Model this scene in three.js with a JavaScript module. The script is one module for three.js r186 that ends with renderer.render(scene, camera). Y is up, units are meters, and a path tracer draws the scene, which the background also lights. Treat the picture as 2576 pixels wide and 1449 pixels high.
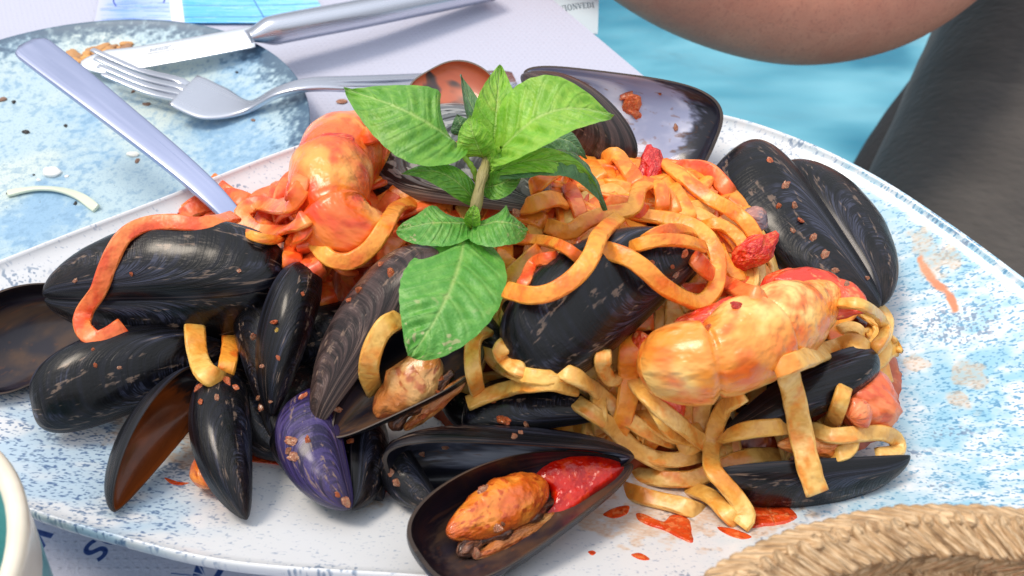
import * as THREE from 'three';
import { mergeGeometries, mergeVertices } from 'three/addons/utils/BufferGeometryUtils.js';

// ---------------------------------------------------------------- camera, sky, sun, exposure
const renderer = new THREE.WebGLRenderer({ antialias: true });
renderer.toneMapping = THREE.LinearToneMapping;
renderer.toneMappingExposure = 1.55;
renderer.shadowMap.enabled = true;
renderer.outputColorSpace = THREE.SRGBColorSpace;
const scene = new THREE.Scene();
const PW = 2576, PH = 1449, CAMY = 0.225;
const camera = new THREE.PerspectiveCamera(35, PW / PH, 0.02, 400);
camera.position.set(0, CAMY, CAMY);
camera.lookAt(0, 0, 0);
camera.updateMatrixWorld();
camera.focus = 0.265;
camera.userData.fStop = 22;

{
  const w = 256, h = 128, d = new Float32Array(w * h * 4);
  for (let j = 0; j < h; j++) for (let i = 0; i < w; i++) {
    const el = ((j + 0.5) / h - 0.5) * Math.PI, k = (j * w + i) * 4;
    const t = Math.max(0, Math.sin(el)), b = 0.29 * (1 + 2 * t);            // overcast: three times brighter overhead than at the horizon
    const a = el > 0 ? [0.94 * b, 0.99 * b, 1.07 * b] : [0.20, 0.25, 0.28];
    d[k] = a[0]; d[k + 1] = a[1]; d[k + 2] = a[2]; d[k + 3] = 1;
  }
  const sky = new THREE.DataTexture(d, w, h, THREE.RGBAFormat, THREE.FloatType);
  sky.mapping = THREE.EquirectangularReflectionMapping; sky.magFilter = THREE.LinearFilter; sky.needsUpdate = true;
  scene.background = sky; scene.environment = sky;
}
const sun = new THREE.DirectionalLight(0xfff0dc, 1.5);
sun.position.set(-0.42, 0.90, -0.12);
sun.castShadow = true; sun.shadow.radius = 36;
sun.shadow.mapSize.set(2048, 2048);
Object.assign(sun.shadow.camera, { left: -0.6, right: 0.6, top: 0.6, bottom: -0.6, near: 0.05, far: 3 });
scene.add(sun, sun.target);

// ---------------------------------------------------------------- helpers
const V = (x, y, z) => new THREE.Vector3(x, y, z);
function rng(seed) { let a = seed >>> 0; return () => { a |= 0; a = a + 0x6D2B79F5 | 0; let t = Math.imul(a ^ a >>> 15, 1 | a); t = t + Math.imul(t ^ t >>> 7, 61 | t) ^ t; return ((t ^ t >>> 14) >>> 0) / 4294967296; }; }
const clamp = (x, a = 0, b = 1) => Math.min(b, Math.max(a, x));
const mix = (a, b, t) => a + (b - a) * t;
const sstep = (a, b, x) => { const t = clamp((x - a) / (b - a)); return t * t * (3 - 2 * t); };
const mixc = (a, b, t) => [mix(a[0], b[0], t), mix(a[1], b[1], t), mix(a[2], b[2], t)];
const HT = new Float32Array(65536); { const r = rng(7); for (let i = 0; i < 65536; i++) HT[i] = r(); }
const hash3 = (x, y, z) => HT[(Math.imul(x, 73856093) ^ Math.imul(y, 19349663) ^ Math.imul(z, 83492791)) & 65535];
function noise(x, y, z = 0) {
  const X = Math.floor(x), Y = Math.floor(y), Z = Math.floor(z); let a = x - X, b = y - Y, c = z - Z;
  a = a * a * (3 - 2 * a); b = b * b * (3 - 2 * b); c = c * c * (3 - 2 * c);
  const l = (i, j, k) => hash3(X + i, Y + j, Z + k);
  return mix(mix(mix(l(0, 0, 0), l(1, 0, 0), a), mix(l(0, 1, 0), l(1, 1, 0), a), b), mix(mix(l(0, 0, 1), l(1, 0, 1), a), mix(l(0, 1, 1), l(1, 1, 1), a), b), c);
}
function fbm(x, y, z = 0, o = 4) { let s = 0, a = 0.5, n = 0; for (let i = 0; i < o; i++) { s += a * noise(x, y, z + i * 9.7); n += a; x *= 2.03; y *= 2.03; z *= 2.03; a *= 0.5; } return s / n; }
function tex(w, h, f, srgb = true) {
  const d = new Uint8Array(w * h * 4);
  for (let j = 0; j < h; j++) for (let i = 0; i < w; i++) {
    const c = f(i / w, j / h, i, j), k = (j * w + i) * 4;
    if (typeof c === 'number') d[k] = d[k + 1] = d[k + 2] = clamp(c) * 255; else { d[k] = clamp(c[0], 0, 255); d[k + 1] = clamp(c[1], 0, 255); d[k + 2] = clamp(c[2], 0, 255); }
    d[k + 3] = 255;
  }
  const t = new THREE.DataTexture(d, w, h); t.magFilter = THREE.LinearFilter; t.minFilter = THREE.LinearMipmapLinearFilter; t.generateMipmaps = true;
  t.wrapS = t.wrapT = THREE.RepeatWrapping; if (srgb) t.colorSpace = THREE.SRGBColorSpace; t.needsUpdate = true; return t;
}
const phys = o => new THREE.MeshPhysicalMaterial({ side: THREE.DoubleSide, ...o });
function mesh(name, g, m, parent) { const o = new THREE.Mesh(g, m); o.name = name; o.castShadow = o.receiveShadow = true; if (parent) parent.add(o); return o; }
const taken = {};
function numbered(n) { const k = taken[n] = (taken[n] ?? -1) + 1; return k ? n + '_' + String(k).padStart(3, '0') : n; }
function top(o, name, label, category, group) { o.name = numbered(name); o.userData.label = label; o.userData.category = category; if (group) o.userData.group = group; scene.add(o); o.updateMatrixWorld(true); return o; }
function setting(o, name) { o.name = name; o.userData.kind = 'structure'; scene.add(o); return o; }
const gridGeo = (nu, nv, f, closeU = false) => {        // f(u, v) -> {p:[x,y,z], uv, c}
  const pos = [], uv = [], col = [], idx = []; let hasC = false;
  for (let i = 0; i <= nu; i++) for (let j = 0; j <= nv; j++) {
    const r = f(i / nu, j / nv); pos.push(...(r.p.isVector3 ? r.p.toArray() : r.p)); uv.push(...(r.uv || [i / nu, j / nv])); if (r.c) { hasC = true; col.push(...r.c); }
  }
  for (let i = 0; i < nu; i++) for (let j = 0; j < nv; j++) { const a = i * (nv + 1) + j, b = a + nv + 1; idx.push(a, b, a + 1, a + 1, b, b + 1); }
  const g = new THREE.BufferGeometry(); g.setAttribute('position', new THREE.Float32BufferAttribute(pos, 3)); g.setAttribute('uv', new THREE.Float32BufferAttribute(uv, 2));
  if (hasC) g.setAttribute('color', new THREE.Float32BufferAttribute(col, 3));
  g.setIndex(idx); g.computeVertexNormals();
  if (closeU) { const n = g.attributes.normal; for (let i = 0; i <= nu; i++) { const a = i * (nv + 1), b = a + nv; const s = V(n.getX(a) + n.getX(b), n.getY(a) + n.getY(b), n.getZ(a) + n.getZ(b)).normalize(); n.setXYZ(a, s.x, s.y, s.z); n.setXYZ(b, s.x, s.y, s.z); } }
  return g;
};
const lin = (r, g, b) => { const c = new THREE.Color().setRGB(r / 255, g / 255, b / 255, THREE.SRGBColorSpace); return [c.r, c.g, c.b]; };
// pixel of the photograph -> ray; a thing's distance comes from the surface it touches
const FW = V(0, -Math.SQRT1_2, -Math.SQRT1_2), RT = V(1, 0, 0), UPV = V(0, Math.SQRT1_2, -Math.SQRT1_2), FPX = PH / 2 / Math.tan(17.5 * Math.PI / 180);
const ray = (px, py) => FW.clone().addScaledVector(RT, (px - PW / 2) / FPX).addScaledVector(UPV, (PH / 2 - py) / FPX);
const EYE = camera.position.clone();
const PLANE = (px, py, h) => { const d = ray(px, py); return EYE.clone().addScaledVector(d, (h - EYE.y) / d.y); };
const DEPTH = (px, py, z) => EYE.clone().addScaledVector(ray(px, py), z);
const SCR = (r, u, t) => V(0, 0, 0).addScaledVector(RT, r).addScaledVector(UPV, u).addScaledVector(FW, -t).normalize();

// ---------------------------------------------------------------- sea
{
  const hgt = tex(512, 512, (u, v) => fbm(u * 9 + 3 * noise(u * 5, v * 5), v * 22, 3, 4), false);
  const col = tex(512, 512, (u, v) => { const n = fbm(u * 7 + 2 * noise(u * 4, v * 4, 9), v * 15, 1, 4); return mixc([42, 116, 142], [124, 186, 204], sstep(0.3, 0.75, n)); });
  hgt.repeat.set(30, 30); col.repeat.set(30, 30);
  const g = new THREE.PlaneGeometry(80, 80, 1, 1); g.rotateX(-Math.PI / 2);
  setting(mesh('water', g, phys({ map: col, roughness: 0.22, bumpMap: hgt, bumpScale: 0.03, ior: 1.33 })), 'water').position.y = -0.85;
}

// ---------------------------------------------------------------- table and paper cover
const EDGE = V(0.063, 0, -0.130), ED = V(0.479, 0, 0.878), EN = V(-0.878, 0, 0.479);      // table edge towards the sea, its direction, and inwards
function tableQuad(s0, s1, d0, d1) { return [[s0, d0], [s1, d0], [s1, d1], [s0, d1]].map(([s, d]) => EDGE.clone().addScaledVector(ED, s).addScaledVector(EN, d)); }
function slab(q, y0, y1) {
  const sh = new THREE.Shape(q.map(p => new THREE.Vector2(p.x, -p.z)));
  const g = new THREE.ExtrudeGeometry(sh, { depth: y1 - y0, bevelEnabled: false }); g.rotateX(-Math.PI / 2); g.translate(0, y0, 0); return g;
}
const table = new THREE.Group();
{
  const wood = tex(256, 256, (u, v) => mixc([196, 190, 186], [228, 224, 220], fbm(u * 3, v * 60)));
  mesh('table_top', slab(tableQuad(-0.75, 0.55, 0.004, 0.80), -0.030, -0.0012), phys({ map: wood, roughness: 0.6 }), table);
  for (const [s, d] of [[-0.68, 0.08], [0.48, 0.08], [-0.68, 0.72], [0.48, 0.72]]) {
    const l = mesh('leg', new THREE.CylinderGeometry(0.022, 0.018, 0.83, 14), phys({ color: 0xb8b4b0, roughness: 0.6 }), table);
    l.position.copy(EDGE.clone().addScaledVector(ED, s).addScaledVector(EN, d)); l.position.y = -0.445;
  }
  top(table, 'table', 'white table under the paper cover, edge towards the turquoise water', 'table');
}
{
  // printed paper cover: navy lettering printed round a ring
  const S = 2048, X0 = -0.32, M = 0.5, cv = document.createElement('canvas'); cv.width = cv.height = S; const c = cv.getContext('2d');
  c.fillStyle = 'rgb(188,191,210)'; c.fillRect(0, 0, S, S);
  const at = (px, py) => { const p = PLANE(px, py, 0); return [(p.x - X0) / M * S, (p.z - X0) / M * S]; };
  const ink = 'rgb(24,58,124)'; c.fillStyle = ink; c.strokeStyle = ink;
  const letter = (ch, px, py, size, deg, bold = 'bold ') => { const [x, y] = at(px, py); c.save(); c.translate(x, y); c.rotate(deg * Math.PI / 180); c.font = bold + size + 'px sans-serif'; c.textAlign = 'center'; c.textBaseline = 'middle'; c.fillText(ch, 0, 0); c.restore(); };
  letter('K', 94, 1352, 40, 106); letter('S', 240, 1384, 40, 118); letter('O', 282, 1342, 40, 112); letter('A', 335, 1362, 40, 120);
  letter('Y', 862, 318, 46, 150); letter('E', 905, 345, 46, 150); letter('I', 552, 1440, 44, 20);
  const poly = pts => { c.beginPath(); pts.forEach((q, i) => { const [x, y] = at(...q); i ? c.lineTo(x, y) : c.moveTo(x, y); }); c.closePath(); c.fill(); };
  poly([[70, 1390], [91, 1397], [73, 1418]]);
  poly([[500, 1402], [516, 1447], [484, 1449]]); poly([[430, 1441], [482, 1446], [482, 1448], [430, 1443]]); poly([[512, 1452], [560, 1475], [508, 1470]]); poly([[490, 1456], [480, 1500], [505, 1470]]);
  c.strokeStyle = 'rgb(188,191,210)'; c.lineWidth = 1.6; for (const [a, b] of [[[498, 1420], [514, 1447]], [[486, 1440], [514, 1448]]]) { c.beginPath(); c.moveTo(...at(...a)); c.lineTo(...at(...b)); c.stroke(); }
  const map = new THREE.CanvasTexture(cv); map.colorSpace = THREE.SRGBColorSpace;
  const bump = tex(512, 512, (u, v, i, j) => { const a = ((i + (j >> 5 & 1) * 16) % 32) / 32 - 0.5, b = (j % 32) / 32 - 0.5; const dot = Math.exp(-(a * a * 3 + b * b * 8) * 6); return 0.3 + 0.45 * dot + 0.25 * fbm(u * 60, v * 60, 1, 2); }, false);
  bump.repeat.set(12, 12);
  const g = slab(tableQuad(-0.75, 0.55, 0, 0.80), -0.0012, 0);
  const p = g.attributes.position, uv = g.attributes.uv; for (let i = 0; i < p.count; i++) uv.setXY(i, (p.getX(i) - X0) / M, 1 - (p.getZ(i) - X0) / M);
  top(mesh('', g, phys({ map, roughness: 0.75, bumpMap: bump, bumpScale: 0.0005 })), 'paper_cover', 'pale lavender embossed paper table cover with navy lettering', 'table cover');
}
{ // blue printed card under the rim of the small plate
  const cv = document.createElement('canvas'); cv.width = 1024; cv.height = 512; const c = cv.getContext('2d'), r = rng(5);
  const gr = c.createLinearGradient(0, 0, 1024, 0); gr.addColorStop(0, 'rgb(196,200,238)'); gr.addColorStop(0.12, 'rgb(150,180,236)'); gr.addColorStop(0.34, 'rgb(196,214,246)'); gr.addColorStop(0.4, 'rgb(98,190,246)'); gr.addColorStop(1, 'rgb(150,215,248)'); c.fillStyle = gr; c.fillRect(0, 0, 1024, 512);
  for (let i = 0; i < 700; i++) { const x = r() * 1024, y = r() * 512, l = 20 + r() * 150; const L = x < 330; c.strokeStyle = L ? `rgba(${30 + r() * 60},${70 + r() * 70},${190 + r() * 40},0.35)` : (r() < 0.6 ? `rgba(40,${120 + r() * 50},215,0.35)` : 'rgba(225,243,255,0.4)'); c.lineWidth = 1 + r() * 4; c.beginPath(); c.moveTo(x, y); c.lineTo(L ? Math.min(330, x + l) : x + l, y + (r() - 0.5) * 6); c.stroke(); }
  for (const y of [70, 170, 265, 380, 470]) { c.strokeStyle = 'rgba(20,70,140,0.75)'; c.lineWidth = 4; c.beginPath(); c.moveTo(390, y); c.lineTo(1024, y - 14); c.stroke(); }
  c.strokeStyle = 'rgba(20,70,150,0.8)'; c.lineWidth = 5; c.beginPath(); c.moveTo(700, 0); c.lineTo(745, 512); c.stroke();
  c.strokeStyle = 'rgba(30,60,160,0.9)'; c.lineWidth = 7; c.beginPath(); c.ellipse(190, 330, 120, 110, 0, 2.6, 6.6); c.stroke();
  c.fillStyle = 'rgb(232,228,244)'; c.fillRect(335, 0, 55, 512);
  c.strokeStyle = 'rgb(28,40,66)'; c.lineWidth = 20; c.beginPath(); c.ellipse(930, 250, 60, 52, 0, 0.1, 5.2); c.stroke();
  const map = new THREE.CanvasTexture(cv); map.colorSpace = THREE.SRGBColorSpace;
  const q = [[238, 60], [835, 60], [735, -95], [268, -95]].map(([x, y]) => PLANE(x, y, 0.0009));
  // a real card: four corners on the table, slightly curled
  const g = gridGeo(24, 8, (u, v) => { const a = q[0].clone().lerp(q[1], u), b = q[3].clone().lerp(q[2], u); const p = a.lerp(b, v); p.y += 0.0006 * Math.sin(u * 7) * Math.sin(v * 3) + 0.0006; return { p, uv: [u, v] }; });
  const back = g.clone(); back.translate(0, -0.0005, 0);
  top(mesh('', mergeGeometries([g, back]), phys({ map, roughness: 0.45 })), 'printed_card', 'blue printed card showing painted planks, lying behind the small plate', 'card');
}

// ---------------------------------------------------------------- platter
const RIM = 0.034, FLOOR = 0.007;
const PC = V(0.0, 0, 0.04);
const outline = (() => {
  const px = [[0, 655], [400, 500], [815, 345], [1250, 258], [1775, 280], [2000, 345], [2200, 440], [2400, 570], [2576, 700]].map(([x, y]) => PLANE(x, y, RIM));
  const pts = [...px, V(0.172, RIM, 0.068), V(0.166, RIM, 0.096), V(0.125, RIM, 0.118), V(0.07, RIM, 0.1275), ...[[1400, 1464], [1014, 1445], [560, 1410], [300, 1350], [60, 1275]].map(([x, y]) => PLANE(x, y, RIM)), V(-0.150, RIM, 0.092), V(-0.180, RIM, 0.062), V(-0.181, RIM, 0.043)];
  const c = new THREE.CatmullRomCurve3(pts, true, 'centripetal').getPoints(600), N = 720, out = new Float32Array(N);
  const ang = c.map(p => Math.atan2(p.z - PC.z, p.x - PC.x)), rad = c.map(p => Math.hypot(p.z - PC.z, p.x - PC.x));
  for (let i = 0; i < N; i++) {
    const a = i / N * 2 * Math.PI - Math.PI; let best = 0;
    for (let k = 0; k < c.length - 1; k++) { let d0 = ang[k] - a, d1 = ang[k + 1] - a; while (d0 > Math.PI) d0 -= 2 * Math.PI; while (d0 < -Math.PI) d0 += 2 * Math.PI; while (d1 > Math.PI) d1 -= 2 * Math.PI; while (d1 < -Math.PI) d1 += 2 * Math.PI; if (d0 * d1 <= 0 && Math.abs(d0) < 1) { best = Math.max(best, mix(rad[k], rad[k + 1], d0 / (d0 - d1 || 1e-9))); } }
    out[i] = best || out[i - 1] || 0.1;
  }
  const sm = out.slice(); for (let i = 0; i < N; i++) { let s = 0; for (let k = -4; k <= 4; k++) s += out[(i + k + N) % N]; sm[i] = s / 9; }
  return a => { let t = (a + Math.PI) / (2 * Math.PI) * N; t = ((t % N) + N) % N; const i = Math.floor(t); return mix(sm[i], sm[(i + 1) % N], t - i); };
})();
const dishS = (x, z) => Math.hypot(x - PC.x, z - PC.z) / outline(Math.atan2(z - PC.z, x - PC.x));
const dishProf = s => FLOOR + (RIM - 0.0012 - FLOOR) * Math.pow(clamp((s - 0.38) / 0.62), 1.55);
const dishY = (x, z) => { const s = dishS(x, z); return s > 1 ? 0 : dishProf(s); };
{
  const prof = [];                                    // [s, y] from the centre over the rim and back underneath
  for (let i = 0; i <= 40; i++) { const s = i / 40 * 0.985; prof.push([s, dishProf(s)]); }
  prof.push([0.990, RIM - 0.0008], [0.995, RIM - 0.0001], [1.0, RIM], [1.005, RIM - 0.0006], [1.008, RIM - 0.002], [1.006, RIM - 0.0036], [0.998, RIM - 0.0052]);
  for (let i = 1; i <= 16; i++) { const s = 0.995 - i / 16 * 0.395; prof.push([s, Math.max(0.0016, dishProf(s) - 0.0062)]); }
  prof.push([0.585, 0.0002], [0.55, 0.0002], [0.535, 0.002], [0, 0.002]);
  const NA = 260, X0 = -0.2, Z0 = -0.08, MX = 0.4, MZ = 0.225;
  const g = gridGeo(prof.length - 1, NA, (u, v) => {
    const [s, y] = prof[Math.round(u * (prof.length - 1))], a = -v * 2 * Math.PI, r = outline(((a + 3 * Math.PI) % (2 * Math.PI)) - Math.PI) * s;
    const x = PC.x + r * Math.cos(a), z = PC.z + r * Math.sin(a); return { p: [x, y, z], uv: [(x - X0) / MX, (z - Z0) / MZ] };
  }, true);
  // glaze: white with blue sponged speckle, plus dried sauce films
  const stain = [[2300, 680, 2330, 720, 10], [2330, 720, 2375, 760, 11], [2375, 760, 2395, 795, 8]].map(q => { const a = PLANE(q[0], q[1], 0.022), b = PLANE(q[2], q[3], 0.022); return [a.x, a.z, b.x, b.z, q[4] / 8000]; });
  const film = [[2290, 700, 60], [2320, 740, 60], [2420, 980, 50], [2400, 1035, 45], [2290, 930, 35], [1680, 1270, 160], [1600, 1320, 110], [1480, 1300, 90], [1850, 1270, 150], [900, 1240, 70], [330, 1050, 90], [500, 1130, 90]].map(([x, y, r]) => { const a = PLANE(x, y, 0.014); return [a.x, a.z, r / 8000]; });
  const map = tex(1800, 1012, (u, v) => {
    const x = X0 + u * MX, z = Z0 + v * MZ;
    let c = [224, 227, 232];
    const big = fbm(x * 28, z * 28, 2, 3), right = sstep(0.055, 0.13, x + (big - 0.5) * 0.09 + z * 0.15), left = sstep(-0.055, -0.1, x + (big - 0.5) * 0.06) * sstep(0.03, 0.055, z);
    const wash = right * sstep(0.30, 0.70, fbm(x * 190, z * 340, 5, 4) * 0.6 + 0.4 * fbm(x * 50, z * 70, 15, 2)) ;
    c = mixc(c, [128, 186, 214], wash * 0.85);
    c = mixc(c, [176, 204, 226], left * sstep(0.4, 0.65, fbm(x * 70, z * 130, 8, 3)) * 0.8);
    const fine = fbm(x * 1100, z * 2100, 11, 2), dens = 0.8 * right + 0.75 * left + 0.02;
    c = mixc(c, right > 0.5 ? [74, 134, 176] : [70, 98, 142], sstep(0.70 - dens * 0.18, 0.92 - dens * 0.18, fine) * (0.35 + 0.6 * Math.min(1, dens)));
    const cl = sstep(0.64, 0.72, fbm(x * 80, z * 80, 21, 3)); c = mixc(c, [100, 122, 152], cl * sstep(0.6, 0.72, noise(x * 1500, z * 1500, 3)) * 0.7);
    let st = 0; for (const [ax, az, bx, bz, w] of stain) { const dx = bx - ax, dz = bz - az, t = clamp(((x - ax) * dx + (z - az) * dz) / (dx * dx + dz * dz)); const d = Math.hypot(x - ax - t * dx, z - az - t * dz); st = Math.max(st, sstep(w * 1.3, w * 0.5, d + (fbm(x * 400, z * 400, 2, 3) - 0.5) * w * 1.5)); }
    c = mixc(c, [226, 118, 72], st * 0.9);
    let fl = 0; for (const [ax, az, r] of film) fl = Math.max(fl, sstep(0.15, 0.5, 1 - Math.hypot(x - ax, z - az) / r + (fbm(x * 260, z * 320, 6, 4) - 0.5) * 1.6));
    c = mixc(c, [214, 168, 130], fl * 0.55 * (0.5 + 0.5 * sstep(0.35, 0.6, fine)));
    return c;
  });
  map.wrapS = map.wrapT = THREE.ClampToEdgeWrapping;
  const pl = mesh('', g, phys({ map, roughness: 0.28, clearcoat: 0.4, clearcoatRoughness: 0.15 }));
  top(pl, 'serving_platter', 'large white pointed oval platter speckled with blue glaze, holding the seafood pasta', 'platter');
}

// ---------------------------------------------------------------- small plate
const SP = { x: -0.174, z: -0.068, r: 0.094 };
const plateY = (x, z) => { const r = Math.hypot(x - SP.x, z - SP.z) / SP.r; return 0.0045 + 0.0095 * Math.pow(clamp((r - 0.5) / 0.5), 1.7); };
{
  const prof = []; for (let i = 0; i <= 30; i++) { const r = i / 30 * 0.985; prof.push([r, 0.0045 + 0.0095 * Math.pow(clamp((r - 0.5) / 0.5), 1.7)]); }
  prof.push([0.995, 0.0142], [1.0, 0.0138], [1.0, 0.0128]); for (let i = 1; i <= 10; i++) { const r = 1 - i * 0.04; prof.push([r, Math.max(0.0008, 0.0018 + 0.0095 * Math.pow(clamp((r - 0.5) / 0.5), 1.7) - 0.001)]); } prof.push([0.55, 0.0003], [0, 0.0003]);
  const g = gridGeo(prof.length - 1, 160, (u, v) => { const [s, y] = prof[Math.round(u * (prof.length - 1))], a = -v * Math.PI * 2; const x = SP.x + Math.cos(a) * s * SP.r, z = SP.z + Math.sin(a) * s * SP.r; return { p: [x, y, z], uv: [0.5 + 0.49 * s * Math.cos(a), 0.5 + 0.49 * s * Math.sin(a)] }; }, true);
  const map = tex(1400, 1400, (u, v) => {
    const x = u - 0.5, y = v - 0.5, r = Math.hypot(x, y) / 0.49;
    const n = fbm(u * 6, v * 6, 1, 4), f = fbm(u * 90, v * 90, 4, 3), ff = noise(u * 420, v * 420, 2);
    let c = mixc([178, 202, 212], [140, 178, 208], sstep(0.38, 0.62, n + (f - 0.5) * 0.3));
    c = mixc(c, [206, 216, 208], sstep(0.5, 0.7, fbm(u * 5 + 9, v * 5, 3, 3)) * 0.7);
    c = mixc(c, [112, 150, 182], sstep(0.55, 0.75, f) * 0.35 + sstep(0.66, 0.8, ff) * 0.3);
    c = mixc(c, [58, 86, 112], sstep(0.84, 0.99, r + (f - 0.5) * 0.22) * 0.85);     // glaze breaks to slate blue in a ragged band at the rim
    if (noise(u * 300, v * 300, 7) > 0.985) c = [70, 80, 90];
    return c;
  });
  map.wrapS = map.wrapT = THREE.ClampToEdgeWrapping;
  top(mesh('', g, phys({ map, roughness: 0.45, clearcoat: 0.1, clearcoatRoughness: 0.3 })), 'side_plate', 'round pale blue glazed side plate with dark slate rim, used and dirty', 'plate');
}

// ---------------------------------------------------------------- heap of pasta: its surface, used to rest things on
const domes = [[0.030, 0.024, 0.066, 0.058, 0.044], [-0.010, 0.000, 0.076, 0.038, 0.034], [0.062, 0.046, 0.056, 0.040, 0.024], [-0.062, 0.006, 0.034, 0.030, 0.017]];
const heapAdd = (x, z) => { let h = 0; for (const [cx, cz, rx, rz, H] of domes) { const q = Math.pow(Math.abs((x - cx) / rx), 2.3) + Math.pow(Math.abs((z - cz) / rz), 2.3); if (q < 1) h = Math.max(h, H * Math.pow(1 - q, 0.62)); } return h; };
const surfY = (x, z) => dishY(x, z) + heapAdd(x, z);
function march(px, py, f = surfY) {
  const d = ray(px, py); let t0 = 0.1; for (let t = 0.1; t < 0.7; t += 0.0025) { const p = EYE.clone().addScaledVector(d, t); if (p.y < f(p.x, p.z)) { let a = t0, b = t; for (let k = 0; k < 16; k++) { const m = (a + b) / 2, q = EYE.clone().addScaledVector(d, m); if (q.y < f(q.x, q.z)) b = m; else a = m; } return b; } t0 = t; }
  return 0.5;
}
const SURF = (px, py, lift = 0) => DEPTH(px, py, lift > 0.1 ? lift : march(px, py) - lift);      // lift towards the eye, or above 0.1 a distance
const obstacles = [];

// ---------------------------------------------------------------- mussels
const MW = u => 0.235 * Math.pow(u, 0.64) * Math.pow(1 - u, 0.31) / (Math.pow(0.674, 0.64) * Math.pow(0.326, 0.31));
const MC = u => 0.075 * Math.sin(Math.PI * Math.pow(u, 0.8)) - 0.02 * u;
const MD = u => Math.pow(u, 0.58) * Math.pow(1 - u, 0.46) / (Math.pow(0.558, 0.58) * Math.pow(0.442, 0.46));
const inside = (x, y) => x > 0 && x < 1 && Math.abs(y - MC(x)) <= MW(x);
const growth = (x, y) => { let a = 0, b = 1; if (x <= 1e-4) return 0; for (let k = 0; k < 14; k++) { const m = (a + b) / 2 || 1e-4; if (inside(x / m, y / m)) b = m; else a = m; } return b; };
function valveGeo(seed, depth) {
  const NU = 56, NV = 36, T = 0.016;
  const pt = (u, th, inn) => {
    const k = inn ? 0.965 : 1, w = MW(u) * k, y = MC(u) + w * Math.cos(th), s = Math.sin(th);
    let z = depth * MD(u) * Math.pow(s, 0.82) * (1 + 0.16 * Math.cos(th));          // keel nearer the hinge side
    const gr = growth(u, y);
    if (!inn) z += (0.0008 * Math.sin(gr * 46 + 7 * noise(gr * 14, seed, u * 4)) + 0.013 * (fbm(u * 6, y * 9, seed, 3) - 0.5)) * s;
    else z = Math.max(0, z - T * s);
    return { p: [inn ? mix(u, 0.5, 0.03) : u, y, z], uv: [gr, th / Math.PI] };
  };
  const U = k => 0.5 - 0.5 * Math.cos(Math.PI * clamp(k, 0.004, 0.997));
  const outer = gridGeo(NU, NV, (a, b) => pt(U(a), b * Math.PI, false));
  const rim = gridGeo(120, 1, (a, b) => { const side = a < 0.5 ? 0 : Math.PI, u = U(a < 0.5 ? a * 2 : 2 - a * 2); const r = pt(u, side, b > 0.5); return r; });
  const inner = gridGeo(NU, NV, (a, b) => pt(U(a), b * Math.PI, true));
  return { outer, rim, inner };
}
const valves = [valveGeo(1, 0.20), valveGeo(12, 0.17), valveGeo(23, 0.235)];
const shellBump = tex(1024, 256, (u, v) => 0.5 * fbm(u * 170 + 3 * noise(u * 6, v * 9), v * 5, 2, 3) + 0.2 * sstep(0.55, 0.8, fbm(u * 34 + noise(v * 4, u * 3), v * 2, 6, 2)) + 0.4 * fbm(u * 60, v * 80, 8, 3), false);
function shellTex(kind) {
  return tex(768, 384, (u, v) => {
    const line = fbm(u * 55 + noise(v * 5, u * 5), v * 2.5, kind, 3), worn = fbm(u * 7, v * 7, kind * 3, 4), spot = fbm(u * 40, v * 50, kind + 5, 3);
    let c = mixc([3, 3, 6], [13, 14, 24], sstep(0.35, 0.7, line));
    if (kind === 2) c = mixc([30, 22, 60], [62, 50, 104], sstep(0.3, 0.72, line));
    if (kind === 1) c = mixc([34, 26, 26], [74, 58, 56], sstep(0.3, 0.7, line));
    const scr = fbm(u * 170, v * 14, kind + 9, 3); c = mixc(c, kind === 1 ? [124, 104, 98] : kind === 2 ? [96, 84, 130] : [66, 70, 90], sstep(0.45, 0.68, worn) * (0.15 + 0.75 * sstep(0.45, 0.7, scr)));
    c = mixc(c, [60, 40, 30], sstep(0.4, 0.05, u) * 0.5 * sstep(0.3, 0.6, spot));
    c = mixc(c, [142, 118, 100], sstep(0.58, 0.70, fbm(u * 9, v * 26, kind + 15, 4)) * sstep(0.5, 0.66, spot) * 0.75);
    if (kind === 3) c = mixc(mixc([40, 42, 44], [104, 108, 112], sstep(0.3, 0.6, line)), [168, 170, 170], sstep(0.52, 0.62, fbm(u * 26, v * 34, 2, 4)) * 0.8);
    return c;
  });
}
const shellMat = [0, 1, 2, 3].map(k => phys({ map: shellTex(k), roughness: 0.38, specularIntensity: 0.35, clearcoat: 0.4, clearcoatRoughness: 0.2, bumpMap: shellBump, bumpScale: 0.00032 }));
const nacreTex = k => tex(512, 256, (u, v) => {
  const n = fbm(u * 6, v * 7, k + 2, 4), f = fbm(u * 30, v * 40, k, 3);
  let c = k === 0 ? mixc([152, 164, 200], [224, 232, 250], sstep(0.3, 0.7, n)) : k === 1 ? mixc([44, 40, 50], [88, 66, 52], sstep(0.3, 0.7, n)) : k === 2 ? mixc([74, 34, 14], [150, 74, 28], n) : mixc([46, 50, 66], [150, 158, 176], sstep(0.42, 0.72, n));
  c = mixc(c, [14, 15, 26], sstep(0.84, 0.94, u + (f - 0.5) * 0.12) * 0.92);
  c = mixc(c, [120, 70, 45], sstep(0.68, 0.8, f) * 0.35);
  return c;
});
const nacreMat = [0, 1, 2, 3].map(k => phys({ map: nacreTex(k), roughness: 0.3, specularIntensity: 0.5, clearcoat: 0.35, clearcoatRoughness: 0.1 }));
nacreMat.push(phys({ map: tex(256, 256, (u, v) => { const n = fbm(u * 5, v * 6, 4, 4); return mixc(mixc([196, 104, 66], [170, 78, 46], n), [60, 48, 50], sstep(0.56, 0.7, fbm(u * 4, v * 5, 9, 3))); }), roughness: 0.35, clearcoat: 0.3 }));
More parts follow.
